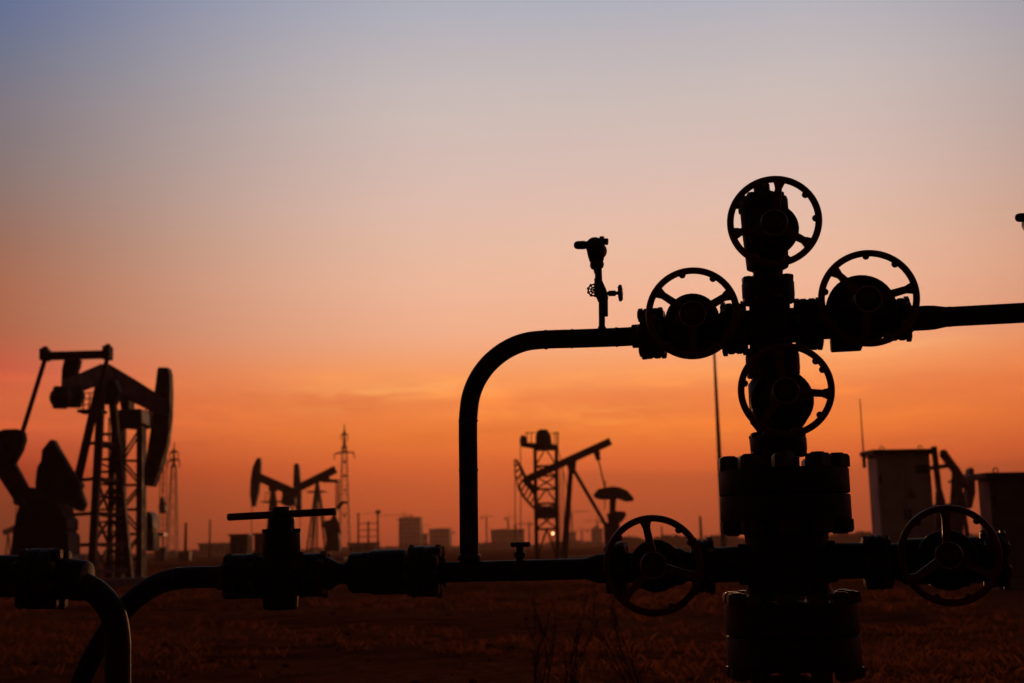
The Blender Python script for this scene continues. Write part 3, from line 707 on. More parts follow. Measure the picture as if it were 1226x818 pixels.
mb = MB(); mb.prism([J(a, b, .2) for a, b in ((117, 455), (140, 455), (145, 470), (139, 484), (121, 484), (117, 470))], .5); mb.build('saddle_bearing', JACKD, jk, .03)
mb = MB()
for off in (-2.3, 2.3): mb.bar(J(133 + off, 500, 1.3), Vector((J(133 + off, 668, 1.3).x, 1.3, 0)), .05)
for i in range(30):
    mb.bar(J(130.7, 503 + i * 5.4, 1.3), J(135.3, 503 + i * 5.4, 1.3), .03)
for i in range(8): mb.torus(J(133, 520 + i * 15, .95), (0, 0, 1), .38, .015, .03, 16, 4)
mb.build('ladder', JACKD, jk)
# maintenance platforms with rails
mb = MB()
mb.box((J(97, 493, -.4) + J(124, 493, -.4)) / 2, ((J(124, 493).x - J(97, 493).x), .8, .1))
for xx in (99, 106, 112):
    mb.bar(J(xx, 493, -.4), J(xx + 2, 470, -.4), .04)
for yy in (471, 478, 485): mb.bar(J(98, yy, -.4), J(116, yy - 1, -.4), .035)
mb.build('service_platform', JACKD, jk)

# ---- drive tower right behind it, with a motor deck and counterweight box
TF = Frame(155, 660, 52); Tt = TF.l
tw = thing('steel_service_tower', TF, 'narrow braced steel tower standing right behind the largest pump jack, motor deck on top', 'tower')
kt = TF.k(155, 580)
mb = MB()
P = {}
for nm, px, yl in (('a', 143, -1), ('b', 168, -1), ('c', 148, 1), ('d', 172, 1)):
    P[nm] = (Vector((Tt(px, 660, yl).x, yl, 0)), Tt(px, 512, yl))
for nm in P: mb.bar(P[nm][0], P[nm][1], .24 if nm in 'ab' else .2)
lv = [.0, .14, .3, .46, .62, .78, 1.0]
for i in range(6):
    A = {n_: P[n_][0].lerp(P[n_][1], lv[i]) for n_ in P}; B = {n_: P[n_][0].lerp(P[n_][1], lv[i + 1]) for n_ in P}
    for u_, v_ in (('a', 'b'), ('c', 'd'), ('a', 'c'), ('b', 'd')):
        mb.bar(B[u_], B[v_], .09); mb.bar(A[u_], B[v_], .07) if i % 2 else mb.bar(A[v_], B[u_], .07)
mb.build('lattice_frame', JACK, tw)
mb = MB(); mb.prism([Tt(a, b, 0) for a, b in ((139, 494), (158, 493), (177, 492), (178, 510), (160, 513), (141, 511))], 1.9); mb.build('deck_housing', DARKT, tw, .05)
mb = MB()
for a in (146, 160, 175): mb.bar(Tt(a, 494, -.9), Tt(a, 478, -.9), .05)
mb.bar(Tt(144, 479, -.9), Tt(177, 480, -.9), .05); mb.bar(Tt(180, 512, -.9), Tt(181, 484, -.9), .06); mb.bar(Tt(176, 484, -.9), Tt(183, 508, -.9), .05)
mb.prism([Tt(a, b, -.3) for a, b in ((144, 470), (157, 473), (157, 494), (148, 494))], .6)
mb.build('guard_rail', JACKD, tw)
# stacked control boxes beside it
BF = Frame(176, 655, 60); Bb = BF.l
bx_ = thing('stacked_equipment_box', BF, 'round-cornered dark equipment box on a ribbed stand right of the service tower', 'equipment box')
mb = MB(); mb.prism([Bb(a, b) for a, b in ((168, 617), (172, 613), (182, 613), (186, 618), (187, 634), (168, 634))], 1.0); mb.build('upper_box', DARKT, bx_, .04)
mb = MB(); mb.prism([Bb(a, b) for a, b in ((168, 637), (187, 637), (187, 660), (168, 660))], 1.0)
mb.box(Bb(177.5, 635.5), (.6, .8, .3)); mb.build('lower_box', JACKD, bx_, .04)

# ---- generic side-on pump jack written in photo pixels on its own plane
def poly(mb, fr, pts, y, t): mb.prism([fr.l(a, b, y) for a, b in pts], t)
def jack2(fr, label, head, beam, bh, tail, apex, feet_, pit, crank_pts, gear, eq=None, feet_w=.26, rod=None, extra=None):
    o = thing('pump_jack', fr, label, 'pump jack', 'pump jacks')
    mb = MB(); poly(mb, fr, head, 0, .7); mb.build('horse_head', JACK, o, .04)
    mb = MB(); mb.bar(fr.l(*beam[0]), fr.l(*beam[1]), .45, bh * fr.k(*beam[0])); mb.build('walking_beam', JACK, o, .02)
    if tail: mb = MB(); poly(mb, fr, tail, 0, .8); mb.build('tail_bearing', JACKD, o, .03)
    for f in feet_:
        a = fr.l(*apex); 
        for s in (-1, 1):
            b = fr.l(*f); mb = MB(); mb.bar(a + Vector((0, s * .3, 0)), Vector((b.x, s * 1.2, 0)), feet_w); mb.build('samson_post_leg', JACK, o)
    mb = MB(); a = fr.l(*apex)
    for t in (.3, .5, .7, .88):
        L_ = [a.lerp(Vector((fr.l(*f).x, 0, 0)), t) for f in feet_]
        mb.bar(L_[0], L_[-1], .1)
        for f in L_: mb.bar(f + Vector((0, -.3 - .9 * t, 0)), f + Vector((0, .3 + .9 * t, 0)), .1)
    mb.build('cross_brace', JACK, o); mb = MB(); mb.box(a, (.7, .8, .5)); mb.build('saddle_bearing', JACK, o)
    if eq: mb = MB(); mb.bar(fr.l(*eq[0]), fr.l(*eq[1]), 1.6, .25); mb.build('equaliser_bar', JACK, o)
    for s in (-.8, .8):
        mb = MB(); mb.cyl(fr.l(*pit[0]) + Vector((0, s, 0)), fr.l(*pit[1]) + Vector((0, s, 0)), .07, seg=8); mb.build('pitman', JACK, o)
        mb = MB(); mb.prism([fr.l(p, q_, s) for p, q_ in crank_pts], .3); mb.build('crank', JACK, o, .03)
    mb = MB(); poly(mb, fr, gear, 0, 1.3); mb.build('gearbox', JACKD, o, .04)
    xs_ = [fr.l(*f).x for f in feet_] + [fr.l(*g_).x for g_ in gear]
    mb = MB(); mb.box(((min(xs_) + max(xs_)) / 2, 0, .12), (max(xs_) - min(xs_) + 1, 2.6, .3)); mb.build('base_skid', CONC, o, .03)
    if rod: mb = MB(); mb.cyl(fr.l(*rod[0]), fr.l(*rod[1]), .035, seg=6); mb.build('polished_rod', STEEL, o)
    if extra: extra(o, fr)
    return o
fr = Frame(335, 655, 118)
def ex_a(o, fr):
    mb = MB(); mb.box(fr.l(329, 601), (2.2, 2.2, .1))
    for xx in (318, 322): mb.bar(fr.l(xx, 600, -.9), fr.l(xx, 590, -.9), .05)
    mb.bar(fr.l(317, 590, -.9), fr.l(324, 590, -.9), .05); mb.build('service_platform', JACKD, o)
    mb = MB(); poly(mb, fr, ((338, 596), (349, 588), (354, 592), (354, 604), (345, 607), (338, 604)), 0, 1.2); mb.build('tail_weight', DARKT, o, .05)
jack2(fr, 'pump jack with its head up, left one of the facing pair above the bar handle', ((308, 549), (312, 548.5), (313, 553), (312, 575), (310, 590), (306, 606), (302, 607), (300, 592), (300.5, 576), (303, 560)),
      ((311, 572, 0), (357, 592, 0)), 10, ((338, 588), (346, 586), (348, 600), (340, 604)), (327, 585, 0), ((320, 655, 0), (336, 655, 0)),
      ((350, 592, 0), (347, 640, 0)), ((340, 625), (346, 618), (352, 622), (352, 640), (344, 646)), ((338, 634), (356, 634), (358, 656), (336, 656)), rod=((301, 606, 0), (301.3, 655, 0)), feet_w=.26, extra=ex_a)
fr = Frame(385, 655, 124)
def ex_b(o, fr):
    mb = MB(); mb.bar(fr.l(404.5, 608, 0), fr.l(411, 601, 0), .5, .3); mb.bar(fr.l(410, 601, 0), fr.l(416, 602, 0), .3, .2); mb.build('brake_arm', JACKD, o)
    mb = MB(); mb.box(fr.l(379.5, 589), (1.7, 2.2, .1)); mb.build('service_platform', JACKD, o)
jack2(fr, 'pump jack with its head down and tail raised, right one of the facing pair', ((352.5, 557), (355, 554.5), (358, 556), (359.5, 570), (361, 590), (361, 612), (359, 620), (355.5, 614), (352.5, 600), (351.5, 580)),
      ((358, 584, 0), (402, 562, 0)), 9, ((389, 569), (394, 569), (395, 575), (388, 576)), (380, 574, 0), ((368, 656, 0), (393, 650, 0), (377, 656, 0)),
      ((404, 576, 0), (404, 610, 0)), ((402, 608), (405, 607), (402, 618), (406, 626), (409, 638), (405, 637), (400, 628), (392, 634), (384, 630), (388, 624), (396, 622)), ((392, 628), (405, 626), (408, 660), (391, 660)),
      eq=((386, 576, 0), (406, 576, 0)), feet_w=.16, rod=((359, 618, 0), (359.5, 655, 0)), extra=ex_b)

# ---- tower-top pumping unit in the middle
TF2 = Frame(654, 650, 92); T2 = TF2.l; k2 = TF2.k(654, 600)
t4 = thing('tower_pumping_unit', TF2, 'square lattice pumping tower with a drive wheel on its crowned platform', 'pumping tower')
mb = MB()
P = {(i, j): (Vector((T2(642 if i < 0 else 667, 650, 0).x, j * .9, 0)), T2(640.5 if i < 0 else 666, 537, j * .9)) for i in (-1, 1) for j in (-1, 1)}
for a in P: mb.bar(P[a][0], P[a][1], .26)
lvz = [0, .27, .42, .5, .63, .75, .84, 1.0]
for i in range(len(lvz) - 1):
    for (u_, v_) in (((-1, -1), (1, -1)), ((-1, 1), (1, 1)), ((-1, -1), (-1, 1)), ((1, -1), (1, 1))):
        A0, A1 = P[u_][0].lerp(P[u_][1], lvz[i]), P[v_][0].lerp(P[v_][1], lvz[i]); B0, B1 = P[u_][0].lerp(P[u_][1], lvz[i + 1]), P[v_][0].lerp(P[v_][1], lvz[i + 1])
        mb.bar(B0, B1, .14)
        if i in (0, 3, 6): mb.bar(A0, (B0 + B1) / 2, .1); mb.bar(A1, (B0 + B1) / 2, .1)
        else: mb.bar(A0, B1, .1); mb.bar(A1, B0, .1)
mb.build('lattice_frame', JACKD, t4)
mb = MB(); mb.prism([T2(a, b, 0) for a, b in ((624, 531), (668, 534), (667, 538), (641, 539), (638, 536), (624, 533.5))], 2.4)
for xx in (631, 636, 664, 668):
    mb.bar(T2(xx, 533, -1.1), T2(xx, 517, -1.1), .07)
mb.bar(T2(628, 519, -1.1), T2(641, 518, -1.1), .06); mb.bar(T2(660, 519, -1.1), T2(669, 519, -1.1), .06)
mb.bar(T2(667.5, 535, -1.1), T2(667.5, 517, -1.1), .12); mb.build('platform', JACKD, t4)
mb = MB(); mb.rcyl(T2(650.5, 524, -.7), T2(650.5, 524, .7), 9.5 * k2, .1, 20); mb.prism([T2(a, b) for a, b in ((642, 518), (646, 515), (655, 515), (659, 522), (661, 533), (641, 533))], 1.2); mb.build('drive_wheel', DARKT, t4, .04)
mb = MB(); mb.rcyl(T2(626.5, 525, -.35), T2(626.5, 525, .35), 4 * k2, .05, 16); mb.bar(T2(626, 526), T2(627, 533), .5); mb.build('guide_pulley', DARKT, t4)
mb = MB(); mb.cyl(T2(623.2, 527), T2(623.5, 640), .035, seg=6); mb.build('lifting_cable', STEEL, t4)
mb = MB(); mb.box(T2(654, 614.5), (25 * k2, 1.7, 13 * k2))
for xx in (646, 652, 658, 664): mb.box(T2(xx, 607.5), (4.5 * k2, 1.2, 3.5 * k2))
mb.build('counterweight_box', DARKT, t4, .03)
mb = MB()
for xx in (671, 675): mb.bar(Vector((T2(xx, 650).x, 0, 0)), T2(xx - 1, 560), .05)
for i in range(24): mb.bar(T2(670.6, 562 + i * 3.6), T2(674.6, 562 + i * 3.6), .035)
mb.bar(T2(668, 535), T2(682, 600), .05); mb.build('ladder', JACKD, t4)

# ---- jack with slotted head and umbrella counterweight
fr = Frame(690, 650, 84); kf = fr.k(690, 600)
o = thing('pump_jack', fr, 'pump jack with slotted crescent head, steep beam and umbrella shaped counterweight', 'pump jack', 'pump jacks')
mb = MB(); inn = [(618, 551), (624, 560), (629, 571), (634, 581), (641, 592), (644, 611)]
out = [(616, 551), (616.5, 566), (620.5, 583), (627, 595), (635, 604), (643, 611.5)]
for s in (-.3, .3):
    for A in (inn, out):
        for i in range(5): mb.bar(fr.l(*A[i], s), fr.l(*A[i + 1], s), .09, .16)
for i in range(5):
    for t in (0, .5):
        a = Vector(fr.l(*inn[i])).lerp(fr.l(*inn[i + 1]), t); b = Vector(fr.l(*out[i])).lerp(fr.l(*out[i + 1]), t); mb.bar(a, b, .7, .10)
for i in range(5):
    mb.prism([fr.l(*inn[i]), fr.l(*inn[i + 1]), fr.l(inn[i + 1][0] * .78 + out[i + 1][0] * .22, inn[i + 1][1] * .78 + out[i + 1][1] * .22), fr.l(inn[i][0] * .78 + out[i][0] * .22, inn[i][1] * .78 + out[i][1] * .22)], .5)
mb.build('horse_head', JACK, o)
mb = MB(); mb.bar(fr.l(630, 574.5), fr.l(731, 528.5), .35, 9 * kf); mb.build('walking_beam', JACK, o, .02)
mb = MB(); mb.bar(fr.l(627, 573), fr.l(642, 590), .4, 7 * kf, (0, 1, 0)); mb.build('head_bracket', JACK, o)
mb = MB(); mb.bar(fr.l(713, 541), fr.l(717, 551), .4, .3); mb.ball(fr.l(715, 543), .22); mb.build('tail_bearing', JACKD, o)
for f in ((675, 652), (674, 652)):
    s = -1 if f[0] == 675 else 1
    b = fr.l(*f); mb = MB(); mb.bar(fr.l(684, 556, s * .25), Vector((b.x, s * 1.3, 0)), .30); mb.build('samson_post_leg', JACK, o)
for s in (-1, 1):
    mb = MB(); mb.bar(fr.l(684, 558, s * .25), fr.l(726, 630, s * .9), .20); mb.build('samson_post_leg', JACK, o)
mb = MB(); mb.prism([fr.l(a, b) for a, b in ((679, 556), (690, 551), (689, 562), (685, 570), (681, 566))], .8); mb.build('saddle_bearing', JACKD, o)
for s in (-.55, .55):
    mb = MB(); mb.cyl(fr.l(716, 548, s), fr.l(725, 588, s), .05, seg=6); mb.cyl(fr.l(725, 575, s), fr.l(724, 610, s), .03, seg=6); mb.build('pitman', JACK, o)
mb = MB(); mb.prism([fr.l(a, b) for a, b in ((711, 592), (716, 586), (726, 584), (733, 583), (741, 584), (750, 588), (757, 596), (758, 600), (750, 600.5), (741, 597), (731, 598), (720, 598), (713, 596))], 1.6)
cr_ = mb.build('counterweight', DARKT, o, .05)
mb = MB(); mb.prism([fr.l(a, b) for a, b in ((730, 594), (738, 594), (736, 618), (730, 618))], .5); mb.build('crank', JACKD, o)
mb = MB(); mb.prism([fr.l(a, b) for a, b in ((727, 615), (735, 612), (748, 613), (749, 618), (743, 626), (729, 626))], 1.2); mb.build('gearbox', JACKD, o, .03)
mb = MB(); mb.prism([fr.l(a, b) for a, b in ((723.5, 626), (741, 626), (742, 655), (724, 655))], 1.3); mb.build('gearbox_stand', RUST, o, .03)
mb = MB(); c = (fr.l(672, 650) + fr.l(745, 650)) / 2; mb.box((c.x, 0, .1), (78 * kf, 2.8, .28)); mb.build('base_skid', CONC, o)
mb = MB(); mb.cyl(fr.l(616.5, 560, 0), fr.l(616.8, 648, 0), .03, seg=6); mb.build('bridle_cable', STEEL, o)

# ---- pump jack between the two cabinets
fr = Frame(1135, 640, 58); kf = fr.k(1135, 580)
o = thing('pump_jack', fr, 'pump jack seen end on between the two roofed cabinets at right', 'pump jack', 'pump jacks')
mb = MB(); mb.prism([fr.l(a, b, 1.5) for a, b in ((1158, 563), (1161, 560), (1164, 562), (1165.5, 575), (1166, 590), (1162, 608), (1158, 610), (1156, 594), (1156, 576))], .5); mb.build('horse_head', JACK, o, .02)
mb = MB(); mb.bar(fr.l(1129, 543, -1), fr.l(1159, 584, 1.5), .3, 7 * kf); mb.rcyl(fr.l(1127, 543, -1), fr.l(1133, 543, -1), 4.5 * kf, .02); mb.build('walking_beam', JACK, o)
mb = MB(); mb.bar(fr.l(1111, 561, -1), fr.l(1140, 557, -1), .22, 5 * kf); mb.build('equaliser_bar', JACK, o)
mb = MB(); mb.bar(fr.l(1118, 535, -1), fr.l(1127, 612, -1), .22, 5.5 * kf, (0, 1, 0)); mb.ball(fr.l(1118.5, 537, -1), 2.8 * kf, 10); mb.build('pitman', JACK, o)
mb = MB(); mb.bar(fr.l(1111, 562, -1), fr.l(1112, 612, -1), .12); mb.build('pitman', JACK, o)
for a, b in (((1143, 558, 0), (1134, 640, -.8)), ((1144, 558, 0), (1150, 640, -.8)), ((1146, 560, 0), (1160, 640, .8)), ((1145, 560, 0), (1142, 640, .8))):
    p = fr.l(*b); mb = MB(); mb.bar(fr.l(*a), Vector((p.x, p.y, 0)), .17); mb.build('samson_post_leg', JACK, o)
mb = MB()
for t in (575, 590, 605, 620): mb.bar(fr.l(1139, t, -.3), fr.l(1153, t + 1, .3), .08)
mb.build('cross_brace', JACK, o); mb = MB(); mb.bar(fr.l(1136, 577, -.3), fr.l(1144, 577, -.3), .3, .08); mb.build('service_platform', JACK, o)
mb = MB(); mb.prism([fr.l(a, b, -1) for a, b in ((1118, 604), (1148, 602), (1150, 640), (1116, 640))], .9); mb.build('gearbox', JACKD, o, .04)
mb = MB(); mb.prism([fr.l(a, b, -1.6) for a, b in ((1121, 588), (1127, 586), (1131, 600), (1130, 618), (1120, 620))], .3); mb.build('crank', JACK, o, .03)
mb = MB(); c = fr.l(1135, 640); mb.box((c.x, 0, .12), (2.6, 3.4, .28)); mb.build('base_skid', CONC, o)

# ---- cabinets
def cabinet(px0, px1, ytop, Y, depth, matb, label, yaw=0, gables=False, antenna=False, plate=True):
    fr = Frame((px0 + px1) / 2, ytop, Y, yaw); a = fr.l(px0, ytop + 4); b = fr.l(px1, ytop + 4); H = (a.z + b.z) / 2
    o = thing('equipment_cabinet', fr, label, 'cabinet'); w = b.x - a.x; xm = (a.x + b.x) / 2
    mb = MB(); mb.box((xm, depth / 2, (H + .25) / 2), (w, depth, H - .25)); mb.build('body', matb, o, .015)
    mb = MB(); mb.box((xm, depth / 2, .12), (w * .96, depth * .94, .24)); mb.build('plinth', CONC, o)
    mb = MB(); mb.prism([(xm - w / 2 - .16, 0, H), (xm + w / 2 + .10, 0, H), (xm + w / 2 + .10, 0, H + .08), (xm - w / 2 + .1, 0, H + .20), (xm - w / 2 - .16, 0, H + .08)], (0, 0.001, 0)) if False else mb.box((xm - .02, depth / 2 - .02, H + .06), (w + .24, depth + .3, .12))
    for s in (-.36, .36): mb.torus((xm + s * w, .1, H + .17), (0, 1, 0), .05, .014, .014, 14, 6)
    mb.build('roof', DARKT, o, .02)
    for s in (-1, 1):
        mb = MB(); mb.box((xm + s * w / 4 * .98, -.012, H * .53), (w * .46, .02, H * .84)); d = mb.build('door', matb, o, .006)
        mb = MB(); mb.box((xm + s * .06, -.04, H * .52), (.05, .04, .28)); mb.build('handle', DARKT, d)
        if s == 1:
            mb = MB(); mb.box((xm + w * .33, -.027, H * .88), (w * .24, .012, H * .07)); mb.build('vent_panel', DARKT, d)
        mb = MB()
        for hz in (.2, .8): mb.box((xm + s * w * .46, -.035, H * hz), (.05, .03, .22))
        mb.build('hinge', DARKT, d)
    if plate:
        c = Vector((xm + w * .08, -.03, H * .68)); mb = MB(); r_ = .2
        mb.prism([c + Vector((r_ * math.sin(t), 0, r_ * math.cos(t))) for t in (0, 2.094, 4.189)], .008); p_ = mb.build('warning_triangle', YELL, o)
        mb = MB(); mb.prism([c + Vector((q0 * .1, -.007, q1 * .1)) for q0, q1 in ((.15, 1), (-.5, -.1), (-.02, -.1), (-.2, -.8), (.5, .15), (.05, .15))], .004); mb.build('bolt_mark', DARKT, p_)
    if antenna:
        mb = MB(); q = fr.l(1034.5, 553, -.1); mb.cyl(q, Vector((q.x, q.y, fr.l(1034, 478, -.1).z)), .022, .012, 8)
        mb.cyl(q + Vector((0, 0, .1)), Vector((xm - w / 2, .1, q.z + .1)), .02, seg=6); mb.box(q, (.07, .07, .3)); mb.build('antenna', STEEL, o)
    return o
cabinet(1049, 1113, 540, 32, .62, WHITE, 'pale equipment cabinet with dark roof slab and thin antenna at its left corner', R(6), antenna=True)
cabinet(1184, 1266, 569, 25, .5, GREYP, 'darker grey equipment cabinet cut off by the right edge of the picture', R(6), plate=False)

# ---- poles, masts, pylons
fr = Frame(866, 655, 62)
o = thing('lamp_pole', fr, 'tall pale tapered pole rising just left of the wellhead flanges', 'pole')
b = fr.l(866.5, 650); mb = MB(); mb.cyl((b.x, 0, 0), fr.l(855, 420), .16, .06, 16); mb.build('shaft', PALE, o)
mb = MB(); mb.rcyl((b.x, 0, -.02), (b.x, 0, .12), .3, .02); mb.build('base_plate', STEEL, o)
tp = fr.l(855, 420); mb = MB(); mb.tube([tp, tp + Vector((.1, 0, .35)), tp + Vector((.6, 0, .6))], .04, 8); mb.prism([tp + Vector(v) for v in ((.5, 0, .62), (1.15, 0, .66), (1.15, 0, .56), (.5, 0, .54))], .25); mb.build('lamp_head', GALV, o, .01)

def pylon(px, ytop, ybase, Y, label, wb, arms, gantry=False):
    fr = Frame(px, ybase, Y); o = thing('lattice_pylon', fr, label, 'pylon', 'lattice masts on the horizon'); k = fr.k(px, ybase)
    top = fr.l(px, ytop + 28); mb = MB()
    lattice(mb, (0, 0, 0), (0, 0, top.z), wb, wb * .42, 12, .11); mb.cyl((0, 0, top.z - .5), (0, 0, fr.l(px, ytop).z), wb * .2, .08, 6); mb.build('mast', GALV, o)
    for yy, wpx in arms:
        z_ = fr.l(px, yy).z; w_ = wpx * k; mb = MB()
        mb.bar((-w_, 0, z_ - .5), (0, 0, z_ + .3), .25); mb.bar((w_, 0, z_ - .5), (0, 0, z_ + .3), .25); mb.bar((-w_, 0, z_ - .5), (w_, 0, z_ - .1), .2)
        for s in (-1, 1): mb.cyl((s * w_, 0, z_ - .4), (s * w_, 0, z_ - 1.8), .12, seg=6)
        mb.box((0, 0, z_), (3.2 * k, .6, 3.5 * k)); mb.build('cross_arm', GALV, o)
    if gantry:
        for yy in (554, 570, 587, 602, 617): z_ = fr.l(px, yy).z; mb = MB(); mb.ball((.5 * k, -.4, z_), 1.8 * k, 8); mb.build('insulator', DARKT, o)
    return o
pylon(412.5, 507, 655, 300, 'taller lattice pylon with curved cross arm right of the facing pump jacks', 2.5, ((519, 4), (541, 12)), True)
pylon(206, 529, 655, 260, 'lattice mast right of the horse head of the largest pump jack', 2.1, ((540, 5), (550, 7)))
# workover rig mast with hanging block
fr = Frame(194, 655, 170); k = fr.k(194, 655)
o = thing('hoist_mast', fr, 'slim hoist mast with dark hanging block near the left lattice mast', 'mast')
mb = MB()
for a in (190.5, 199.5): mb.bar(Vector((fr.l(a, 650).x, 0, 0)), fr.l(a + 2 if a < 195 else a, 532), .12)
for i in range(14): yy = 540 + i * 8; mb.bar(fr.l(191, yy), fr.l(200, yy), .06)
mb.build('mast', GALV, o)
mb = MB(); mb.prism([fr.l(a, b, -.5) for a, b in ((193, 596), (196, 596), (198, 604), (199, 612), (197, 615), (192, 615), (190.5, 607))], .7); mb.cyl(fr.l(194.5, 597, -.5), fr.l(195, 535, -.5), .04, seg=6); mb.build('hanging_block', DARKT, o)
mb = MB(); mb.box((fr.l(193, 650).x, 0, .9), (1.2, 1.2, 1.8)); mb.build('winch_base', JACKD, o)

def wpole(px, ytop, Y, label, arm=False, r=.14, transformer=False, group='slim poles along the horizon'):
    fr = Frame(px, 655, Y); o = thing('utility_pole', fr, label, 'pole', group)
    h = fr.l(px, ytop).z; mb = MB(); mb.cyl((0, 0, -.1), (0, 0, h), r * 1.2, r * .8, 8); mb.build('shaft', WOOD, o)
    if arm: mb = MB(); mb.bar((-.9, 0, h - .5), (.9, 0, h - .5), .12); [mb.cyl((s, 0, h - .45), (s, 0, h - .15), .07, seg=6) for s in (-.8, 0, .8)]; mb.build('cross_arm', WOOD, o)
    if transformer: mb = MB(); mb.box((0, -.2, h * .12), (1.5, 1.2, h * .24)); mb.build('equipment_box', DARKT, o)
    return o, h, fr
wpole(222, 626, 170, 'short utility pole with a boxy foot, right of the left lattice mast', r=.2, transformer=True)
wpole(251, 622, 190, 'plain utility pole standing before the long low building at left')
wpole(840, 618, 260, 'slim pole seen over the scrub between lower left handwheel and wellhead', r=.3)
wpole(793, 630, 300, 'short slim pole seen through the lower left handwheel', r=.2)
wpole(476 + 2.5, 620, 330, 'utility pole in front of the tall block on the horizon', True, .2)
# frame of poles (substation gantry)
fr = Frame(440, 655, 190); k = fr.k(440, 655)
o = thing('switch_gantry', fr, 'three-post switch gantry with cross rails right of the taller pylon', 'gantry')
for px, yt in ((429, 614), (441, 624), (452.5, 612)):
    mb = MB(); mb.cyl((fr.l(px, 650).x, 0, 0), (fr.l(px, 650).x, 0, fr.l(px, yt).z), .16, .12, 8); mb.build('post', WOOD, o)
mb = MB()
for yy in (627, 635, 643): mb.bar(fr.l(429, yy), fr.l(452.5, yy - .6), .12)
mb.box(fr.l(452.5, 613), (.7, .5, .5)); mb.bar(fr.l(426, 616), fr.l(456, 614.5), .05); mb.build('cross_rail', WOOD, o)

def crane(px, ytop, Y, jib_l, jib_r, label, drop=0):
    fr = Frame(px, 655, Y); o = thing('tower_crane', fr, label, 'crane', 'tower cranes on the horizon'); k = fr.k(px, 650)
    h = fr.l(px, ytop).z; mb = MB(); lattice(mb, (0, 0, 0), (0, 0, h - 4 * k), 1.5 * k, 1.3 * k, 14, .28); mb.bar((0, 0, h - 4 * k), (0, 0, h + 3 * k), .6 * k); mb.build('mast', YELL, o)
    mb = MB()
    for dz in (0, 1.1 * k): mb.bar((-jib_l * k, 0, h - 3 * k + dz * .5), (jib_r * k, 0, h - 3 * k + dz + drop * k), .3 * k)
    n = 14
    for i in range(n):
        a = -jib_l * k + (jib_l + jib_r) * k * i / n; b_ = a + (jib_l + jib_r) * k / n; mb.bar((a, 0, h - 3 * k), (b_, 0, h - 2 * k), .12 * k)
    mb.bar((0, 0, h + 3 * k), (jib_r * k * .7, 0, h - 2 * k), .1 * k); mb.bar((0, 0, h + 3 * k), (-jib_l * k * .8, 0, h - 2 * k), .1 * k); mb.build('jib', YELL, o)
    mb = MB(); e_ = min(jib_l, jib_r); s = -1 if jib_l < jib_r else 1; mb.box((s * e_ * k * .9, 0, h - 4 * k), (3 * k, 1.2 * k, 2.2 * k)); mb.build('ballast', CONC, o)
    return o
crane(484, 614, 760, 34, 10, 'tower crane rising behind the tall block on the horizon')
crane(505.5, 627, 700, 4, 10, 'low tower crane between the tall block and the stepped block')
crane(540, 634, 720, 18, 4, 'low tower crane over the stepped block on the horizon')
crane(583, 616, 690, 6, 10, 'tower crane just right of the riser pipe')
crane(609, 617, 600, 4, 12, 'tower crane standing over the long block right of the riser')
crane(618, 626, 640, 2, 26, 'small long-jibbed tower crane above the right end of the long block')
crane(634, 624, 660, 14, 3, 'small tower crane left of the lattice pumping tower foot')
crane(685.5, 610, 640, 6, 22, 'tower crane between the legs of the slotted head pump jack')
crane(716, 621, 620, 16, 5, 'tower crane behind the umbrella counterweight')
crane(697, 632, 800, 8, 8, 'faint low tower crane between pump jack leg and gearbox')

def block(x0, x1, ytop, Y, label, matb=CONC, fl=6, wn=7, roofbits=()):
    fr = Frame((x0 + x1) / 2, 655, Y); o = thing('apartment_block' if fl > 3 else 'low_building', fr, label, 'building', None); k = fr.k((x0 + x1) / 2, 650)
    w = (x1 - x0) * k; h = fr.l((x0 + x1) / 2, ytop).z; dep = min(w, 18)
    mb = MB(); mb.box((0, dep / 2, h / 2), (w, dep, h)); mb.build('wall', matb, o)
    mb = MB(); mb.box((0, dep / 2, h + .25), (w + .8, dep + .8, .5))
    for (a, b_, yt) in roofbits:
        c_ = ((a + b_) / 2 - (x0 + x1) / 2) * k; hh = fr.l((a + b_) / 2, yt).z; mb.box((c_, dep / 2, (h + hh) / 2), ((b_ - a) * k, dep * .5, hh - h))
    mb.build('roof', matb, o)
    for i in range(fl):
        for j in range(wn):
            mb = MB(); mb.box((-w / 2 + w * (j + .5) / wn, -.02, h * (i + .55) / fl), (w / wn * .5, .08, h / fl * .5)); mb.build('window', GLASS, o)
    return o
block(478.5, 503.5, 620.5, 640, 'tall square block, highest building on the horizon', fl=7, wn=5, roofbits=((484, 490, 618.5),))
block(514, 538.5, 634.5, 620, 'stepped pale block right of the tall square block', fl=4, wn=6, roofbits=((520, 536, 632.5),))
block(503, 512, 640, 660, 'narrow low block squeezed between the tall and stepped blocks', fl=2, wn=2)
block(588, 628, 635, 560, 'long flat-roofed block behind the small needle valve', fl=4, wn=10, roofbits=((600, 606, 633),))
block(238, 275, 652, 400, 'long low building at the foot of the sky left of the bar handle', fl=1, wn=6)
block(680, 690, 638, 600, 'small square block seen just right of the lattice tower ladder', fl=3, wn=3)
block(709, 722, 634, 590, 'small stepped block behind the umbrella counterweight jack', fl=4, wn=3, roofbits=((712, 718, 630),))
block(418, 450, 652.5, 260, 'long low shed behind the three-post switch gantry', BRICK, 1, 6)
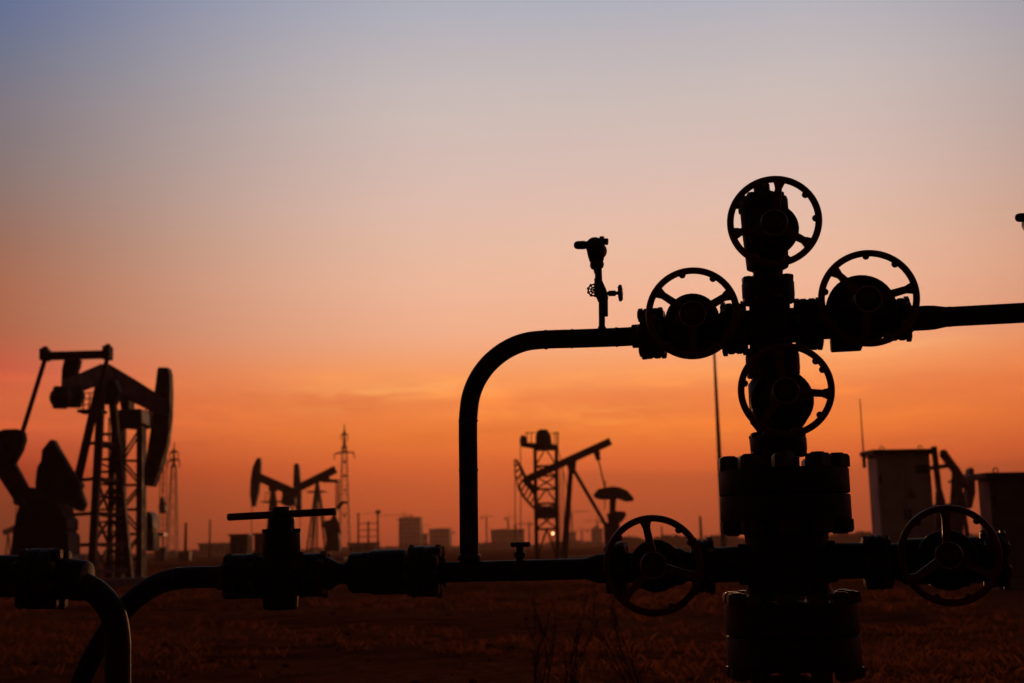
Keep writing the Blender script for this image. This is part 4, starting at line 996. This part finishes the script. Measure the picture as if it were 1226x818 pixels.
# site cabins left of the bar valve
def cabin(x0, x1, ytop, Y, label):
    fr = Frame((x0 + x1) / 2, 655, Y); o = thing('site_cabin', fr, label, 'cabin', 'site cabins'); k = fr.k(x0, 650); w = (x1 - x0) * k; h = fr.l((x0 + x1) / 2, ytop).z
    mb = MB(); mb.box((0, 1.2, h / 2), (w, 2.4, h)); mb.build('wall', BRICK, o, .03)
    mb = MB(); mb.box((0, 1.2, h + .08), (w + .3, 2.8, .16)); mb.build('roof', DARKT, o)
    mb = MB(); mb.box((w * .2, -.02, h * .6), (w * .25, .06, h * .3)); mb.build('window', GLASS, o)
    mb = MB(); mb.box((-w * .22, -.02, h * .4), (w * .2, .06, h * .7)); mb.build('door', DARKT, o)
cabin(275, 296, 641.5, 115, 'left site cabin under the end of the bar handle')
cabin(304, 322, 640.5, 112, 'right site cabin, partly behind the bar handle valve body')

# distant tiny jack at far left edge and thin masts
fr = Frame(10, 660, 260); k = fr.k(10, 650)
o = thing('pump_jack', fr, 'tiny distant pump jack low at the far left edge', 'pump jack', 'pump jacks')
mb = MB(); mb.bar(fr.l(4, 638), fr.l(17, 633), .5, 1.1); mb.build('walking_beam', JACK, o)
mb = MB(); mb.prism([fr.l(a, b) for a, b in ((15, 629), (18, 630), (18.5, 636), (16, 641))], .8); mb.build('horse_head', JACK, o)
for s in (-3.5, 3.5): mb = MB(); mb.bar(fr.l(10, 637), Vector((fr.l(10 + s, 660).x, 0, 0)), .25); mb.build('samson_post_leg', JACK, o)
wpole(17.5, 606, 240, 'left one of the thin masts near the far left edge', r=.1)
wpole(22.5, 612, 240, 'thin mast with a small arm beside the gearbox of the largest pump jack', True, .1)

# small lit work lamp on the middle tower's far side
fr = Frame(662, 645, 140)
o = thing('work_lamp', fr, 'small lit work lamp glowing beneath the lattice pumping tower', 'lamp')
q = fr.l(662, 638.8); mb = MB(); mb.cyl((q.x, 0, 0), (q.x, 0, q.z - .25), .06, seg=8); mb.build('post', STEEL, o)
em = bpy.data.materials.new('lamp_glow'); em.use_nodes = True; b_ = em.node_tree.nodes['Principled BSDF']; b_.inputs['Emission Color'].default_value = (1, .62, .28, 1); b_.inputs['Emission Strength'].default_value = 5
mb = MB(); mb.ball(q, .11, 12); mb.build('bulb', em, o)

# ================================================================== VEGETATION
rnd = random.Random(7)
def scrub(px0, px1, Y, hpx, label, n=260, seed=1, kind_name='scrub_belt'):
    r = random.Random(seed); mb = MB(); a = at(px0, 650, Y); b = at(px1, 650, Y); k = Y / F_PX
    for i in range(n):
        t = r.random(); X = a.x + (b.x - a.x) * t; h = hpx * k * (.45 + .55 * abs(math.sin(t * 9 + seed)) * r.uniform(.6, 1.1)); d = r.uniform(-4, 4)
        for j in range(26):
            an = r.uniform(0, 6.28); rr_ = h * .8 * math.sqrt(r.random()); zz = h * r.random() ** .8 * (1 - .4 * (rr_ / h) ** 2); s = h * r.uniform(.07, .16)
            c = Vector((X + rr_ * math.cos(an), Y + d + rr_ * math.sin(an), zz)); u = Vector((r.uniform(-1, 1), r.uniform(-1, 1), r.uniform(-1, 1))).normalized(); v = u.orthogonal().normalized()
            mb.add([c - u * s, c + v * s * .8, c + u * s, c - v * s * .8], [(0, 1, 2, 3)])
        mb.cyl((X, Y + d, -.1), (X, Y + d, h * .6), h * .03, seg=5)
    o = mb_plain(mb, kind_name, LEAF); return tag(o, label, 'scrub', None, 'stuff')
def mb_plain(mb, name, m, parent=None):
    me = bpy.data.meshes.new(name); me.from_pydata(mb.v, [], mb.f); me.materials.append(m)
    o = bpy.data.objects.new(name, me); COL.objects.link(o)
    if parent: o.parent = parent
    return o
scrub(735, 905, 330, 13, 'dark scrub belt on the horizon behind the lower left handwheel', 260, 1)
scrub(990, 1060, 300, 13, 'low dark scrub clump on the horizon left of the pale cabinet', 120, 2)
scrub(-60, 480, 420, 7, 'thin scrub line along the horizon at left', 420, 3)
scrub(480, 740, 430, 8, 'thin scrub line along the horizon behind the lattice tower', 260, 4)
scrub(1040, 1320, 380, 9, 'scrub line along the horizon behind the cabinets', 200, 5)

# dry grass: tussocky ground cover
def make_grass():
    r = random.Random(3); vs = []; fs = []
    def tuft(X, Y, n, h, sp):
        z0 = ground_h(X, Y)
        for i in range(n):
            a = r.uniform(0, 6.283); q = sp * math.sqrt(r.random()); bx = X + q * math.cos(a); by = Y + q * math.sin(a)
            hh = h * r.uniform(.5, 1.15); l = r.uniform(.2, 1.3) * hh; an = r.uniform(0, 6.283); w = .006 + Y * .0006
            wa = r.uniform(0, 3.14); dx, dy = math.cos(wa) * w, math.sin(wa) * w; b = len(vs)
            tx, ty = bx + l * math.cos(an), by + l * math.sin(an)
            vs.extend([(bx - dx, by - dy, z0 - .01), (bx + dx, by + dy, z0 - .01), (bx + (tx - bx) * .4, by + (ty - by) * .4, z0 + hh * .65), (tx, ty, z0 + hh)])
            fs.append((b, b + 1, b + 2)); fs.append((b + 1, b + 3, b + 2))
    for _ in range(7000):
        Y = 8 + 82 * r.random() ** 1.7; X = (r.random() - .5) * (Y * .95 + 5)
        m_ = math.sin(X * .45 + 1.3 * math.sin(Y * .3)) + math.sin(Y * .55 + .8 * math.sin(X * .25)) + .5 * math.sin(X * 1.3 + Y)
        if m_ < r.uniform(-1.2, .9): continue
        tuft(X, Y, 16, r.uniform(.03, .11) * (1.5 if Y > 18 else 1), r.uniform(.10, .36))
    me = bpy.data.meshes.new('dry_grass'); me.from_pydata(vs, [], fs); me.materials.append(STRAW)
    o = bpy.data.objects.new('dry_grass', me); COL.objects.link(o); tag(o, 'patchy dry grass tufts on the bare soil', 'grass', None, 'stuff')
make_grass()
def make_pebbles():
    r = random.Random(9); mb = MB()
    for _ in range(420):
        Y = 8 + 30 * r.random() ** 1.5; X = (r.random() - .5) * (Y * .95 + 4); s = r.uniform(.012, .05)
        mb.ball((X, Y, ground_h(X, Y) + s * .2), s, 6, (1, r.uniform(.6, 1), r.uniform(.4, .8)))
    o = mb_plain(mb, 'pebbles', mat('soil_clod', (.10, .03, .014), (.16, .055, .025), .95, spec=0)); tag(o, 'small stones and clods scattered over the soil', 'stones', None, 'stuff')
make_pebbles()
# weeds in the near field
def weed(px, ytop, Y, lean, label, seed, spread=1.0):
    r = random.Random(seed); fr = Frame(px, 818, Y); g = ground_h(fr.o.x, fr.o.y); fr.o.z = g
    o = thing('dry_weed', fr, label, 'weed', 'dry weeds in front'); H = fr.l(px, ytop).z
    mb = MB(); lf = MB()
    def stem(p, d, L, rad, depth):
        pts = [p]; dd = d.normalized(); n = 6
        for i in range(n):
            dd = (dd + Vector((r.uniform(-.1, .1), r.uniform(-.1, .1), .06))).normalized(); pts.append(pts[-1] + dd * L / n)
        mb.tube(pts, [rad * (1 - .75 * i / n) for i in range(n + 1)], 6)
        if depth > 0:
            for i in range(1, n + 1):
                if r.random() < .95:
                    an = r.uniform(0, 6.28); nd = (dd + Vector((math.cos(an), math.sin(an) * .8, .1)) * r.uniform(.5, .9) * spread).normalized()
                    stem(pts[i], nd, L * r.uniform(.2, .42), rad * .55, depth - 1)
        else:
            for q_ in pts[1:]:
                if r.random() < .55:
                    u = Vector((r.uniform(-1, 1), r.uniform(-1, 1), r.uniform(-.2, 1))).normalized(); v = u.orthogonal().normalized(); sz = r.uniform(.004, .008)
                    lf.add([q_, q_ + u * sz + v * sz * .35, q_ + u * sz * 2.2, q_ + u * sz - v * sz * .35], [(0, 1, 2, 3)])
    for i in range(4 if spread > .8 else 3):
        a = lean + r.uniform(-.16, .16) * spread; stem(Vector((r.uniform(-.05, .05), r.uniform(-.05, .05), 0)), Vector((math.sin(a), r.uniform(-.12, .12), math.cos(a))), H / math.cos(a) * r.uniform(.8, 1.0), .0062, 2)
    mb.add(lf.v, lf.f); mb_plain(mb, 'stem', WEED, o)
weed(775, 712, 8.3, R(-24), 'tallest dry weed, leaning left below the lower left handwheel', 4, .7)
weed(640, 740, 8.6, R(4), 'bushy dry weed under the small needle valve', 5, .9)
weed(668, 752, 8.2, R(8), 'sparse upright dry weed right of the bushy one', 6, .6)

# ================================================================== HAZE
hz = MB(); hz.box((0, 935, 44), (3900, 2070, 90 + 2))
me = bpy.data.meshes.new('haze'); me.from_pydata(hz.v, [], hz.f)
ho = bpy.data.objects.new('haze', me); COL.objects.link(ho); tag(ho, 'thin dusk haze filling the air over the oil field', 'haze', None, 'stuff')
hm = bpy.data.materials.new('dusk_haze'); hm.use_nodes = True; t = hm.node_tree; t.nodes.clear()
ov = t.nodes.new('ShaderNodeOutputMaterial'); pv = t.nodes.new('ShaderNodeVolumePrincipled'); pv.inputs['Density'].default_value = .0005
pv.inputs['Color'].default_value = (.92, .50, .34, 1); pv.inputs['Anisotropy'].default_value = .5
t.links.new(pv.outputs[0], ov.inputs['Volume']); me.materials.append(hm)
